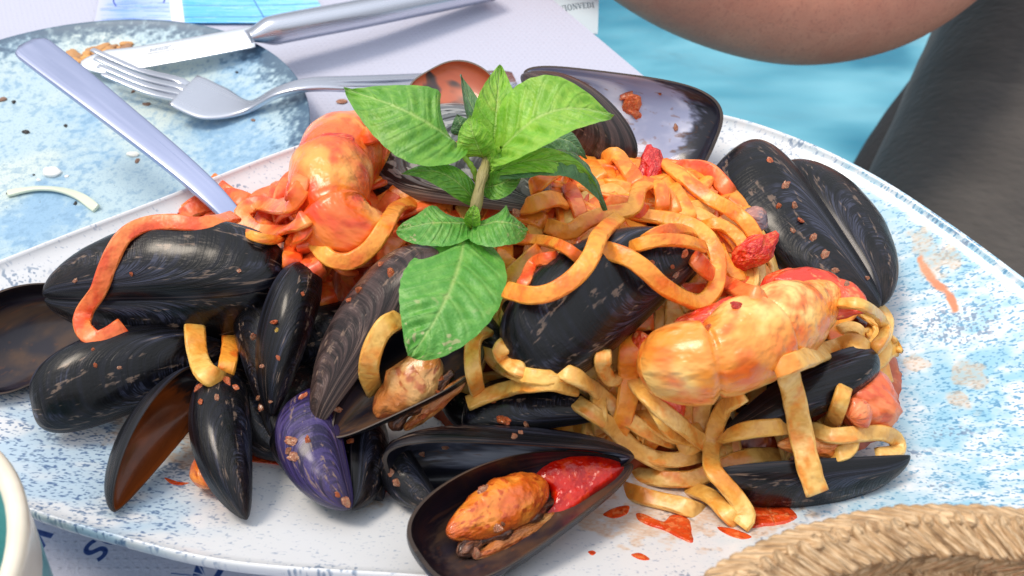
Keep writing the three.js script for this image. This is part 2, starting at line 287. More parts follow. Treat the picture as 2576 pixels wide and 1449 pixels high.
const lipMat = phys({ map: tex(256, 32, (u, v) => mixc([34, 26, 24], [122, 94, 74], sstep(0.45, 0.8, fbm(u * 60, v * 3, 2, 3)))), roughness: 0.45 });
const MUSSELS = 'mussels piled on the platter';
function mussel(label, spec) {
  const parts = spec.map(q => ({ ...q, A: SURF(...q.u), B: SURF(...q.p) }));
  const g = new THREE.Group(); g.position.copy(parts[0].A);
  parts.forEach((q, i) => {
    const X = q.B.clone().sub(q.A), L = X.length(); X.normalize();
    const N = SCR(...q.n); N.addScaledVector(X, -N.dot(X)).normalize(); const Y = new THREE.Vector3().crossVectors(N, X);
    const flip = q.flip ? -1 : 1, v = valves[q.v || 0];
    const m = new THREE.Matrix4().makeBasis(X.clone().multiplyScalar(L), Y.multiplyScalar(L * (q.w || 1) * flip), N.clone().multiplyScalar(L * (q.d || 1)));
    m.setPosition(q.A.clone().sub(parts[0].A));
    const o = mesh('valve', v.outer, shellMat[q.m || 0], g); o.matrixAutoUpdate = true; m.decompose(o.position, o.quaternion, o.scale);
    if (q.label) o.userData.label = q.label;
    mesh('nacre_lining', v.inner, nacreMat[q.i ?? 1], o); mesh('shell_lip', v.rim, lipMat, o);
  });
  top(g, 'mussel', label, 'mussel', MUSSELS);
  g.traverse(o => { if (o.isMesh) { obstacles.push(o); o.userData.core = false; } });
  return g;
}
// pixel, pixel, lift towards the camera; n = outward side of the valve in right / up / towards-camera terms
const U = (x, y, l) => [x, y, l];
const closedMussel = mussel('big closed mussel with a linguine strand wrapped over its left end', [
  { u: U(108, 742, 0.020), p: U(716, 668, 0.026), n: [0.0, 0.80, 0.62], v: 2, w: 0.84, d: 0.86, m: 0 },
  { u: U(112, 754, 0.019), p: U(705, 762, 0.019), n: [0.02, -0.85, 0.52], v: 0, w: 0.78, d: 0.75, m: 0, flip: true }]);
mussel('empty mussel half showing its brown hollow, beside the big closed mussel', [
  { u: U(330, 800, 0.004), p: U(-105, 905, 0.012), n: [0.10, -0.2, -1], v: 0, w: 1.35, m: 0, i: 1 }]);
mussel('smooth black mussel half lying rounded end out beneath the big closed mussel', [
  { u: U(610, 900, 0.014), p: U(76, 1010, 0.014), n: [0.0, 0.18, 1], v: 0, w: 0.92, m: 0, flip: true }]);
mussel('gaping mussel standing like an upturned V, orange flesh between its halves', [
  { u: U(286, 1288, 0.004), p: U(520, 935, 0.026), n: [-0.80, 0.05, -0.55], v: 0, w: 0.68, m: 0, i: 2, flip: true },
  { u: U(620, 1308, 0.004), p: U(545, 945, 0.026), n: [0.45, 0.05, 0.9], v: 0, w: 0.74, m: 0, i: 2 }]);
mussel('upright dark mussel with blue sheen and crumbs of sauce along its edge', [
  { u: U(682, 1048, 0.024), p: U(762, 664, 0.028), n: [0.62, 0.1, 0.78], v: 2, w: 0.72, m: 0 },
  { u: U(676, 1042, 0.022), p: U(640, 740, 0.018), n: [-0.3, 0.0, 0.95], v: 0, w: 0.9, m: 0, flip: true }]);
mussel('wide open mussel holding creamy flesh behind the lowest basil leaf', [
  { u: U(800, 1075, 0.030), p: U(1085, 622, 0.034), n: [-0.78, 0.42, 0.46], v: 1, w: 0.86, d: 1.1, m: 1, i: 3 },
  { u: U(835, 1098, 0.030), p: U(1190, 830, 0.022), n: [0.32, -0.38, -0.85], v: 2, w: 1.05, d: 1.0, m: 0, i: 1, flip: true }]);
mussel('violet tinged mussel resting hinge down on the platter', [
  { u: U(882, 1280, 0.012), p: U(752, 1000, 0.028), n: [-0.1, 0.15, 1], v: 0, w: 1.02, m: 2 },
  { u: U(885, 1280, 0.010), p: U(905, 1010, 0.014), n: [0.9, 0, 0.3], v: 0, w: 0.9, m: 0, flip: true }]);
mussel('open mussel with a pool of red sauce and orange flesh at the platter front', [
  { u: U(1592, 1168, 0.016), p: U(1048, 1396, 0.019), n: [-0.15, -0.80, -0.55], v: 0, w: 0.90, d: 0.95, m: 0, i: 1 },
  { u: U(1596, 1150, 0.018), p: U(970, 1185, 0.020), n: [0.0, 0.72, -0.68], v: 0, w: 0.92, d: 0.95, m: 0, i: 3, flip: true }]);
mussel('stubby bluish black mussel end poking out behind the open red sauced mussel', [
  { u: U(1108, 1275, 0.008), p: U(972, 1130, 0.018), n: [-0.5, 0.1, 0.9], v: 2, w: 1.1, m: 0 }]);
mussel('brownish ridged mussel under a pale linguine strand above the red sauced mussel', [
  { u: U(1510, 1050, 0.006), p: U(1165, 1035, 0.012), n: [0, 0.75, 0.65], v: 0, w: 1.0, m: 0, flip: true }]);
mussel('large dark mussel with rounded end out, crossed by an orange linguine loop', [
  { u: U(1770, 632, 0.008), p: U(1283, 905, 0.022), n: [0.12, 0.42, 0.9], v: 2, w: 0.94, m: 0, flip: true },
  { u: U(1770, 640, 0.004), p: U(1262, 770, 0.010), n: [-0.2, -0.6, 0.2], v: 0, w: 0.7, m: 0 }]);
mussel('closed blue black mussel leaning on the right side of the pasta heap', [
  { u: U(2214, 772, 0.010), p: U(1835, 405, 0.018), n: [-0.48, 0.05, 0.86], v: 2, w: 0.92, d: 1.05, m: 0 },
  { u: U(2216, 770, 0.009), p: U(2005, 428, 0.312), n: [0.60, 0.25, 0.70], v: 0, w: 0.85, m: 0, flip: true }]);
mussel('tall open mussel behind the basil with a bluish pearly hollow', [
  { u: U(1318, 180, 0.318), p: U(1796, 372, 0.312), n: [-0.1, -0.05, -0.95], v: 1, w: 1.20, m: 0, i: 0, label: 'pearly blue grey hollow half with a sauce smear' },
  { u: U(1312, 190, 0.316), p: U(1590, 420, 0.300), n: [-0.40, -0.3, 0.85], v: 0, w: 0.85, m: 1, i: 1 }]);
mussel('grey flaking mussel directly behind the basil stem', [
  { u: U(1375, 520, 0.012), p: U(965, 368, 0.016), n: [0.08, 0.35, 0.92], v: 1, w: 1.05, m: 3, flip: true }]);
mussel('sauce covered mussel standing behind the upper basil leaves', [
  { u: U(1215, 372, 0.296), p: U(1085, 172, 0.312), n: [0.0, -0.1, -1], v: 1, w: 1.45, m: 1, i: 4 }]);
mussel('narrow slate grey mussel under the right hand prawn', [
  { u: U(1815, 1098, 0.006), p: U(2200, 892, 0.010), n: [0.30, -0.45, 0.85], v: 0, w: 0.62, m: 0, i: 1 },
  { u: U(1815, 1092, 0.004), p: U(2100, 880, 0.002), n: [-0.1, 0.5, -0.8], v: 0, w: 0.8, m: 1, i: 1, flip: true }]);
mussel('flat pointed mussel half holding linguine at the heap foot', [
  { u: U(2290, 1146, 0.010), p: U(1790, 1192, 0.008), n: [0.02, -0.95, 0.42], v: 0, w: 0.82, d: 1.0, m: 0, i: 1 }]);
// dark mussels deeper in the pile, seen between the others
for (const [u, p, n, w] of [[U(640, 960, 0.004), U(930, 800, 0.008), [0, 0.3, 1], 1.0], [U(1010, 1200, 0.006), U(690, 1080, 0.014), [0, 0.4, 0.9], 1.0], [U(1260, 1100, 0.001), U(1120, 980, 0.002), [0.3, 0.1, 1], 1.0], [U(640, 820, 0.010), U(470, 1010, 0.010), [0, -0.2, 1], 1.1], [U(760, 1150, 0.006), U(560, 960, 0.014), [0, 0.1, 1], 1.0], [U(960, 1260, 0.004), U(900, 1060, 0.012), [0.3, 0.1, 1], 1.1], [U(560, 880, 0.008), U(290, 890, 0.008), [0, 0.1, 1], 1.1], [U(1000, 960, 0.002), U(800, 900, 0.004), [0, 0.1, 1], 1.2], [U(1290, 880, 0.006), U(1130, 760, 0.008), [0, 0.1, 1], 1.0], [U(830, 1080, 0.004), U(660, 920, 0.010), [0, 0.1, 1], 1.2], [U(700, 1120, 0.012), U(770, 930, 0.014), [0.1, 0.1, 1], 1.2]])
  mussel('plain black mussel buried in the dark pile between the other mussels', [{ u, p, n, v: 2, w, m: 0 }]);

// ---------------------------------------------------------------- flesh, prawns
const foodTex = (a, b, c, seed, s = 1, e = 0.0) => tex(384, 384, (u, v) => { const n = fbm(u * 9 * s, v * 9 * s, seed, 4), m = fbm(u * 26 * s, v * 26 * s, seed + 4, 3); return mixc(mixc(a, b, sstep(0.32, 0.62, n)), c, sstep(0.55 - e, 0.72 + e, m) * 0.8); });
const fleshBump = tex(256, 256, (u, v) => fbm(u * 24, v * 24, 4, 4), false);
const wet = (map, o = {}) => phys({ map, roughness: 0.34, clearcoat: 0.55, clearcoatRoughness: 0.18, bumpMap: fleshBump, bumpScale: 0.0008, ...o });
const M = {
  flesh: wet(foodTex([236, 140, 48], [214, 98, 26], [190, 74, 22], 2)),
  cream: wet(foodTex([226, 170, 104], [204, 124, 62], [176, 84, 36], 8, 0.6)),
  dark: wet(foodTex([44, 24, 16], [92, 52, 34], [150, 96, 66], 3)),
  prawn: wet(foodTex([250, 170, 76], [244, 108, 28], [230, 58, 14], 31, 0.6, 0.12), { bumpScale: 0.0012 }),
  prawnPale: wet(foodTex([252, 206, 124], [246, 152, 58], [236, 96, 30], 14, 0.7, 0.14), { bumpScale: 0.0014 }),
  tail: wet(foodTex([236, 82, 34], [218, 48, 20], [246, 150, 90], 5)),
  sauce: wet(foodTex([206, 30, 6], [178, 14, 3], [214, 60, 16], 6), { roughness: 0.2, specularIntensity: 0.5, clearcoat: 0.5, clearcoatRoughness: 0.06 }),
  tomato: wet(foodTex([226, 60, 22], [206, 26, 14], [240, 120, 70], 9)),
  bitPale: wet(foodTex([206, 146, 110], [186, 98, 64], [226, 190, 156], 12)),
  bitOrange: wet(foodTex([232, 122, 64], [220, 92, 44], [240, 160, 110], 15)),
  bitYellow: wet(foodTex([236, 190, 60], [220, 160, 40], [240, 220, 140], 17)),
  mound: wet(foodTex([196, 84, 28], [150, 52, 16], [222, 120, 50], 19, 1.5)),
};
function blob(A, B, prof, opt = {}) {            // swollen body along A-B; prof(t) radius, flat factor towards N
  const N = (opt.n ? SCR(...opt.n) : V(0, 1, 0)), X = B.clone().sub(A), L = X.length(); X.normalize(); N.addScaledVector(X, -N.dot(X)).normalize(); const Y = new THREE.Vector3().crossVectors(N, X), seed = opt.seed || 0, am = opt.noise ?? 0.22;
  const g = gridGeo(opt.nu || 36, 28, (a, b) => {
    const u = 0.5 - 0.5 * Math.cos(Math.PI * a), th = b * 2 * Math.PI, r0 = prof(u) * Math.sqrt(Math.max(0, 1 - Math.pow(2 * u - 1, 8)));
    const n = fbm(u * L * 260 + 7, Math.cos(th) * 1.6 + 5, Math.sin(th) * 1.6 + seed * 3.1, 3) - 0.5;
    const r = r0 * (1 + am * 2 * n); const bend = (opt.bend || 0) * Math.sin(Math.PI * u);
    return { p: A.clone().addScaledVector(X, L * u).addScaledVector(Y, r * Math.cos(th) + bend).addScaledVector(N, r * (opt.flat || 0.8) * Math.sin(th)), uv: [u * L * 22 + seed * 0.37, b * 0.9] };
  }, true);
  return g;
}
function chainBody(pts, rad, nseg, seed) {          // curled prawn body: overlapping segments along a curve
  const c = new THREE.CatmullRomCurve3(pts), L = c.getLength(), NU = 110, fr = c.computeFrenetFrames(NU);
  const ps = c.getSpacedPoints(NU);
  return gridGeo(NU, 36, (a, b) => {
    const i = Math.round(a * NU), th = b * 2 * Math.PI, s = a * nseg, k = s - Math.floor(s);
    const cap = Math.pow(Math.max(0, 1 - Math.pow(2 * a - 1, 14)), 0.5);
    const ridge = 0.84 + 0.25 * sstep(0, 0.10, k) * (1 - 0.7 * k) + 0.05 * Math.sin(k * Math.PI);        // plates overlap like tiles
    const n = fbm(a * L * 150, Math.cos(th) * 1.3 + 4, Math.sin(th) * 1.3 + seed, 3) - 0.5;
    const r = rad(a) * cap * ridge * (1 + 0.16 * n);
    return { p: ps[i].clone().addScaledVector(fr.normals[i], r * Math.cos(th)).addScaledVector(fr.binormals[i], r * 0.95 * Math.sin(th)), uv: [a * L * 16 + seed, b] };
  }, true);
}
const FLESH = 'pieces of mussel flesh';
function flesh(label, a, b, r, o = {}) {
  const A = SURF(...a), B = SURF(...b), g = new THREE.Group(); g.position.copy(A); B.sub(A); A.set(0, 0, 0);
  mesh('flesh', blob(A, B, t => r * (0.55 + 0.7 * Math.sin(Math.PI * Math.pow(t, o.skew || 1.3)) ) * 0.8, { n: o.n || [0, 0.3, 1], seed: o.seed || 1, flat: o.flat || 0.75, noise: o.noise, bend: o.bend }), o.m || M.flesh, g);
  if (o.frill) { const s = SCR(...o.frill).multiplyScalar(r * 0.75); mesh('mantle', blob(A.clone().add(s), B.clone().add(s), t => r * 0.42 * (0.7 + 0.3 * Math.sin(t * 19)), { n: [0, 0.3, 1], seed: 5, noise: 0.5 }), M.dark, g); mesh('lip', blob(A.clone().lerp(B, 0.1).addScaledVector(s, 1.55), B.clone().lerp(A, -0.05).addScaledVector(s, 1.7), t => r * 0.3 * (0.6 + 0.4 * Math.sin(t * 3.1)), { n: [0, 0.3, 1], seed: 9, noise: 0.4 }), M.cream, g); }
  top(g, 'mussel_flesh', label, 'mussel flesh'); g.traverse(m => { if (m.isMesh) obstacles.push(m); });
}
flesh('plump orange mussel flesh with dark frill in the red sauced open mussel', [1125, 1345, 0.016], [1375, 1215, 0.018], 0.0066, { frill: [0.45, -0.85, 0.1], seed: 3, noise: 0.16 });
flesh('creamy brown mussel flesh inside the wide open mussel', [945, 1045, 0.029], [1105, 900, 0.027], 0.0068, { m: M.cream, seed: 7, noise: 0.35, frill: [0.75, -0.65, 0.1] });
flesh('small orange teardrop of flesh in the V shaped mussel', [548, 1075, 0.010], [520, 1225, 0.008], 0.0052, { seed: 11, skew: 2.2, noise: 0.12 });
flesh('little orange flesh scrap beside the V shaped mussel', [560, 1195, 0.007], [575, 1258, 0.006], 0.0022, { seed: 13, noise: 0.4 });
flesh('large folded orange flesh lump at the right foot of the heap', [2205, 930, 0.008], [2150, 1080, 0.006], 0.0092, { seed: 17, noise: 0.32, m: wet(foodTex([240, 140, 84], [228, 104, 52], [214, 84, 40], 23)) });
flesh('rounded orange knob below the folded flesh lump', [2185, 1020, 0.014], [2135, 1050, 0.014], 0.0042, { seed: 19, noise: 0.2, m: wet(foodTex([240, 146, 90], [232, 112, 60], [214, 84, 40], 24)) });
flesh('long orange flesh lying in the flat pointed mussel half', [1955, 1118, 0.010], [2160, 1120, 0.010], 0.0034, { seed: 21, noise: 0.15, m: wet(foodTex([238, 160, 84], [230, 130, 56], [214, 104, 40], 25)) });
flesh('orange flesh scrap on the edge of the smooth black mussel half', [118, 945, 0.012], [180, 905, 0.012], 0.0034, { seed: 25, noise: 0.55, m: M.tomato });
flesh('grey pink flesh scrap between the heap and the leaning mussel', [1868, 545, 0.014], [1925, 560, 0.013], 0.0040, { seed: 27, noise: 0.5, m: wet(foodTex([176, 120, 110], [130, 110, 118], [210, 150, 130], 26)) });

function prawn(label, pts, rad, segs, seed, tail, extra) {
  const P3 = pts.map(q => SURF(...q)), g = new THREE.Group(), O = P3[0].clone(); g.position.copy(O); P3.forEach(p => p.sub(O));
  mesh('body', chainBody(P3, rad, segs, seed), seed > 5 ? M.prawnPale : M.prawn, g);
  for (const t of tail) { const A = SURF(...t[0]).sub(O), B = SURF(...t[1]).sub(O); mesh('tail_fin', blob(A, B, u => t[2] * (0.35 + 0.9 * Math.sin(Math.PI * Math.pow(u, 1.4))), { n: t[3] || [0, 0.3, 1], flat: 0.32, seed: seed + t[2] * 999, noise: 0.35 }), M.tail, g); }
  for (const t of extra || []) { const A = SURF(...t[0]).sub(O), B = SURF(...t[1]).sub(O); mesh('leg_stub', blob(A, B, u => t[2] * (1 - 0.5 * u), { n: [0, 0.3, 1], flat: 0.7, seed: seed + 31, noise: 0.35 }), t[3] ? M.tail : M.prawn, g); }
  top(g, 'prawn', label, 'prawn'); g.traverse(m => { if (m.isMesh) obstacles.push(m); });
}
prawn('curled orange prawn left of the basil sprig', [[968, 400, 0.010], [905, 372, 0.016], [848, 405, 0.020], [832, 480, 0.023], [850, 560, 0.024], [905, 590, 0.021], [965, 575, 0.014]], t => 0.0116 * (0.75 + 0.35 * Math.sin(Math.PI * Math.pow(t, 0.9))), 5, 2, [[[890, 345, 0.272], [800, 395, 0.268], 0.0048]], []);
prawn('pale orange prawn stretched across the right of the heap, red tail up', [[2092, 735, 0.252], [2040, 775, 0.246], [1965, 815, 0.236], [1885, 860, 0.228], [1800, 905, 0.224], [1715, 915, 0.226], [1650, 915, 0.234]], t => mix(0.0062, 0.0100, sstep(0.0, 0.45, t)) * (1 + 0.10 * Math.sin(Math.PI * t)) * (t > 0.75 ? 0.96 : 1), 4, 9,
  [[[2060, 800, 0.244], [2146, 712, 0.248], 0.0066, [-0.3, 0.5, 0.8]], [[2040, 785, 0.246], [1925, 695, 0.254], 0.0064], [[2050, 785, 0.243], [2030, 672, 0.252], 0.0080], [[2055, 785, 0.243], [2095, 690, 0.250], 0.0066]],
  [[[1665, 960, 0.232], [1702, 1062, 0.236], 0.0056, 1], [[1900, 780, 0.240], [1690, 830, 0.238], 0.0052, 1], [[1640, 850, 0.238], [1600, 900, 0.238], 0.0050, 1]]);

// pasta mound under the strands
{
  const X0 = -0.10, X1 = 0.135, Z0 = -0.05, Z1 = 0.09;
  const g = gridGeo(110, 80, (a, b) => { const x = mix(X0, X1, a), z = mix(Z0, Z1, b), h = heapAdd(x, z); return { p: [x, dishY(x, z) - 0.002 + (h > 0.001 ? Math.max(0.0, h - 0.004 + 0.006 * (fbm(x * 190, z * 190, 3, 3) - 0.5)) : -0.004), z], uv: [x * 14, z * 14] }; });
  const o = mesh('', g, M.mound); o.userData.kind = 'stuff';
  top(o, 'sauced_pasta_bed', 'mass of sauced pasta at the core of the heap', 'pasta'); obstacles.push(o);
}

// ---------------------------------------------------------------- linguine
const pastaTex = (a, b, c, seed, k) => tex(128, 1024, (u, v) => { const n = fbm(u * 2.2, v * 16, seed, 4), f = fbm(u * 10, v * 120, seed + 3, 2), s = fbm(u * 3, v * 22, seed + 8, 4); let q = mixc(a, b, sstep(0.34, 0.66, n)); q = mixc(q, c, sstep(k - 0.08, k + 0.18, s) * 0.85); return mixc(q, [q[0] * 0.93, q[1] * 0.88, q[2] * 0.8], sstep(0.45, 0.75, f) * 0.6); });
const pastaBump = tex(64, 512, (u, v) => fbm(u * 6, v * 90, 5, 3), false);
const pm = map => phys({ map, roughness: 0.42, clearcoat: 0.35, clearcoatRoughness: 0.25, bumpMap: pastaBump, bumpScale: 0.0004 });
const PASTA = {
  pale: [pm(pastaTex([246, 200, 112], [238, 182, 86], [240, 150, 52], 2, 0.60)), pm(pastaTex([244, 200, 120], [234, 178, 88], [238, 140, 46], 5, 0.62))],
  mid: [pm(pastaTex([253, 176, 68], [250, 152, 46], [244, 116, 28], 9, 0.58)), pm(pastaTex([253, 168, 60], [249, 144, 42], [240, 104, 24], 12, 0.58))],
  red: [pm(pastaTex([250, 146, 58], [245, 114, 36], [234, 76, 22], 15, 0.55)), pm(pastaTex([248, 142, 72], [240, 112, 48], [228, 72, 26], 18, 0.55))],
};
function ribbon(pts, nrm, w, t, twist, seed) {
  const n = pts.length, S = 12, cs = []; for (let i = 0; i < S; i++) { const a = i / S * 2 * Math.PI, c = Math.cos(a), s = Math.sin(a); cs.push([Math.sign(c) * Math.pow(Math.abs(c), 0.45) * w / 2, Math.sign(s) * Math.pow(Math.abs(s), 0.6) * t / 2]); } cs.push(cs[0]);
  let len = 0; const L = pts.map((p, i) => len += i ? p.distanceTo(pts[i - 1]) : 0);
  const r = rng(seed), off = r() * 9;
  const fr = pts.map((p, i) => { const T = pts[Math.min(n - 1, i + 1)].clone().sub(pts[Math.max(0, i - 1)]).normalize(), N = nrm[i].clone().addScaledVector(T, -nrm[i].dot(T)).normalize(), B = new THREE.Vector3().crossVectors(T, N); const a = twist(i / (n - 1)), ca = Math.cos(a), sa = Math.sin(a); return [B.clone().multiplyScalar(ca).addScaledVector(N, sa), N.clone().multiplyScalar(ca).addScaledVector(B, -sa)]; });
  const g = gridGeo(n + 1, S, (a, b) => { let i = Math.round(a * (n + 1)), k = 1; if (i === 0) { i = 0; k = 0; } else if (i === n + 1) { i = n - 1; k = 0; } else i -= 1; const [x, y] = cs[Math.round(b * S)], e = 1 + 0.10 * (noise(L[i] * 300, seed) - 0.5); return { p: pts[i].clone().addScaledVector(fr[i][0], x * k * e).addScaledVector(fr[i][1], y * k), uv: [b * 2, L[i] * 8 + off] }; }, true);
  return g;
}
const rc = new THREE.Raycaster();
function hitDepth(px, py, list) {
  let t = march(px, py); const d = ray(px, py), l = d.length(); rc.set(EYE, d.clone().normalize()); rc.far = 0.6;
  const h = rc.intersectObjects(list, false)[0]; if (h) t = Math.min(t, h.distance / l); return t;
}
let order = 0;
const strandMeshes = [];
function strand(pts, kind, o = {}) {
  order++;
  const c2 = new THREE.CatmullRomCurve3(pts.map(p => V(p[0], p[1], 0)), false, 'centripetal'), plen = c2.getLength(), n = Math.max(14, Math.round(plen / 11));
  const px = c2.getSpacedPoints(n), list = o.skip ? obstacles.filter(m => { let p = m; while (p) { if (p === o.skip) return false; p = p.parent; } return true; }) : obstacles;
  let t = px.map(p => hitDepth(p.x, p.y, list));
  const W = 3; let m = t.map((_, i) => { let s = 9; for (let k = -W; k <= W; k++) s = Math.min(s, t[clamp(i + k, 0, n)]); return s; });
  for (let it = 0; it < 10; it++) m = m.map((_, i) => (m[Math.max(0, i - 1)] + 2 * m[i] + m[Math.min(n, i + 1)]) / 4);
  const dv = o.dive ?? [0.006, 0.006]; m = m.map((t, i) => t + dv[0] * Math.pow(clamp(1 - i / n / 0.22), 1.6) + dv[1] * Math.pow(clamp(1 - (n - i) / n / 0.22), 1.6));      // ends tuck into the heap
  const lift = o.lift ?? 0.0008 + (order % 7) * 0.0004, r = rng(order * 77);
  const P3 = px.map((p, i) => DEPTH(p.x, p.y, m[i] - lift - (o.arch || 0) * Math.sin(Math.PI * i / n)));
  const nr = px.map((p, i) => ray(p.x, p.y).normalize().multiplyScalar(-0.75).add(V(0, 0.35, 0)).normalize());
  const tw = o.tw ?? [(r() - 0.5) * 0.5, (r() - 0.5) * 0.5], ph = r() * 6;
  const w = (o.w || 38) * 1.13 / FPX * m[n >> 1] * (0.94 + 0.12 * r()), g = ribbon(P3, nr, w, 0.0019, s => mix(tw[0], tw[1], s) + 0.25 * Math.sin(ph + s * 5), order);
  const O = P3[0].clone(); g.translate(-O.x, -O.y, -O.z); const me = mesh('', g, PASTA[kind][order % 2]); me.position.copy(O);
  top(me, 'linguine_strand', o.label || { pale: 'pale flat linguine strand hanging at the right front of the heap', mid: 'yellow orange linguine strand looped over the top of the heap', red: 'red orange sauced linguine strand on the left back of the heap' }[kind], 'pasta strand', o.label ? undefined : 'linguine strands, ' + kind);
  strandMeshes.push(me);
}
// deeper strands first: random tangle resting on the mound
{
  const r = rng(4242);
  for (let i = 0; i < 125; i++) {
    let x, z; do { x = mix(-0.095, 0.13, r()); z = mix(-0.045, 0.085, r()); } while (heapAdd(x, z) < 0.014 || x < -0.062 || (x < -0.012 && z > 0.012) || (x < 0.02 && z > 0.05));
    let a = r() * 6.28, cur = (r() - 0.5) * 70; const pts = [], nr = [], n = 34, st = 0.0019, off = -0.0015 + r() * 0.0028;
    for (let k = 0; k < n; k++) {
      a += cur * st; cur += (r() - 0.5) * 30; cur = clamp(cur, -80, 80); x += Math.cos(a) * st; z += Math.sin(a) * st;
      if (heapAdd(x, z) < 0.010 || (x < -0.016 && z > 0.014)) { a += 1.2; x -= Math.cos(a) * st * 0.5; }
      const e = 0.004, y = surfY(x, z); pts.push(V(x, y + off, z)); nr.push(V(surfY(x - e, z) - surfY(x + e, z), 2 * e * 1.2, surfY(x, z - e) - surfY(x, z + e)).normalize());
    }
    for (let it = 0; it < 3; it++) for (let k = 1; k < n - 1; k++) pts[k].y = (pts[k - 1].y + 2 * pts[k].y + pts[k + 1].y) / 4;
    const c = new THREE.CatmullRomCurve3(pts.filter((_, k) => k % 3 === 0)).getSpacedPoints(40); const nn = c.map((_, k) => nr[Math.min(n - 1, Math.floor(k / 40 * n))]);
    const tw = (r() - 0.5) * 1.6, ph = r() * 6, kind = z > 0.045 ? 'pale' : (x < -0.01 || r() < 0.25 ? 'red' : 'mid');
    const g = ribbon(c, nn, 0.0051 + r() * 0.0007, 0.0018, s => tw * s + 0.4 * Math.sin(ph + s * 6), 900 + i), O = c[0].clone(); g.translate(-O.x, -O.y, -O.z);
    const me = mesh('', g, PASTA[kind][i % 2]); me.position.copy(O);
    top(me, 'linguine_strand', 'linguine strand half hidden in the tangle under the top layer', 'pasta strand', 'linguine strands in the tangle');
    if (i % 3 === 0) obstacles.push(me);
  }
}
const pale = [
  [[1224, 831], [1196, 847], [1188, 903], [1196, 963], [1204, 995]], [[1216, 855], [1240, 903], [1288, 935], [1368, 951], [1428, 947]], [[1276, 863], [1260, 883], [1288, 919], [1330, 940]],
  [[1505, 960], [1505, 1011], [1511, 1083]], [[1400, 927], [1468, 959], [1528, 1007], [1556, 1035], [1620, 1080], [1700, 1112]], [[1605, 1031], [1649, 1067], [1700, 1095], [1780, 1075]],
  [[1590, 1124], [1631, 1147], [1690, 1157], [1772, 1143]], [[1818, 1099], [1881, 1082], [1990, 1071]], [[1570, 1232], [1631, 1252], [1710, 1271], [1773, 1293]], [[1730, 1226], [1789, 1250], [1828, 1290], [1864, 1322]],
  [[1590, 1191], [1670, 1204], [1749, 1203], [1808, 1178], [1887, 1149], [1975, 1147]], [[2126, 970], [2108, 1029], [2087, 1080]], [[2040, 1080], [2091, 1096], [2161, 1092], [2224, 1090], [2252, 1104], [2258, 1131], [2205, 1147]],
  [[2143, 1099], [2136, 1127], [2092, 1150]], [[1560, 900], [1610, 980], [1700, 1060], [1800, 1130], [1880, 1150]], [[1640, 1010], [1700, 1090], [1820, 1110]], [[1430, 1000], [1520, 1060], [1600, 1130], [1700, 1180]]];
pale.forEach(p => strand(p, 'pale'));
strand([[1176, 1015], [1248, 987], [1328, 967], [1388, 963], [1448, 978]], 'pale', { dive: [0, 0.004], label: 'straight pale linguine end lying across the brownish ridged mussel', w: 40 });
strand([[1517, 880], [1519, 931], [1541, 955], [1559, 937]], 'pale', { w: 36 });
strand([[1588, 845], [1581, 907], [1581, 987], [1565, 1060], [1545, 1112]], 'mid', { w: 44, label: 'upright linguine strand beside the curled end of the pale prawn' });
strand([[2097, 839], [2129, 823], [2161, 829], [2169, 850]], 'pale', { w: 24 });
strand([[2113, 763], [2161, 765], [2209, 795], [2227, 835], [2197, 880]], 'pale', { w: 27, lift: 0.006, label: 'pale linguine loop arching out under the hinge of the leaning mussel' });
strand([[1950, 930], [2049, 893], [2109, 873], [2149, 860], [2182, 880]], 'pale', { w: 46, dive: [0.002, 0.003], label: 'wide pale linguine strand leading from the prawn to the narrow grey mussel' });
strand([[1868, 990], [1821, 1029], [1800, 1075], [1790, 1134], [1793, 1180], [1821, 1215], [1856, 1257], [1877, 1300], [1862, 1324]], 'pale', { w: 42, dive: [0.004, 0], label: 'long S shaped linguine strand trailing down onto the platter', tw: [0.2, -0.3] });
strand([[1980, 930], [2000, 1012], [2017, 1099], [2038, 1187], [2056, 1240]], 'pale', { w: 52, dive: [0.003, 0], label: 'broad straight linguine strand hanging over the flat pointed mussel', tw: [0, 0.1] });
// top layer
[[[1516, 406], [1547, 389], [1579, 427], [1600, 462]], [[1560, 400], [1590, 440], [1610, 480]], [[1509, 469], [1561, 476], [1604, 487]], [[1428, 466], [1449, 508], [1466, 560]], [[1299, 536], [1341, 546], [1380, 566]],
  [[1204, 641], [1215, 670], [1225, 700]], [[1271, 612], [1274, 658], [1304, 680]], [[1510, 510], [1580, 515], [1640, 545]], [[1320, 520], [1400, 500], [1430, 520]], [[1690, 470], [1720, 520], [1740, 570]], [[1640, 460], [1680, 500], [1700, 560]],
  [[1700, 420], [1780, 430], [1850, 500]], [[1806, 560], [1850, 600], [1880, 660]], [[1330, 480], [1380, 440], [1440, 410]], [[1480, 400], [1500, 430], [1520, 460]], [[1740, 640], [1790, 690], [1850, 730]], [[1230, 560], [1280, 590], [1340, 600]]].forEach((p, i) => strand(p, i % 4 === 3 ? 'red' : 'mid'));
strand([[1810, 704], [1859, 728], [1922, 750]], 'red', { w: 40 });
strand([[1806, 615], [1824, 658], [1845, 688], [1884, 697]], 'mid', { w: 30 });
strand([[1666, 406], [1719, 448], [1789, 501], [1841, 529], [1887, 571], [1903, 616], [1862, 668]], 'mid', { w: 36, lift: 0.004 });
strand([[1761, 569], [1806, 564], [1845, 585], [1871, 623], [1849, 669]], 'mid', { w: 30, lift: 0.004 });
strand([[1614, 608], [1666, 581], [1719, 578], [1758, 594]], 'mid', { w: 26, lift: 0.004 });
strand([[1586, 622], [1649, 606], [1719, 606], [1771, 620]], 'mid', { w: 30, lift: 0.005 });
strand([[1638, 455], [1663, 476], [1666, 540]], 'mid', { w: 34, lift: 0.004 });
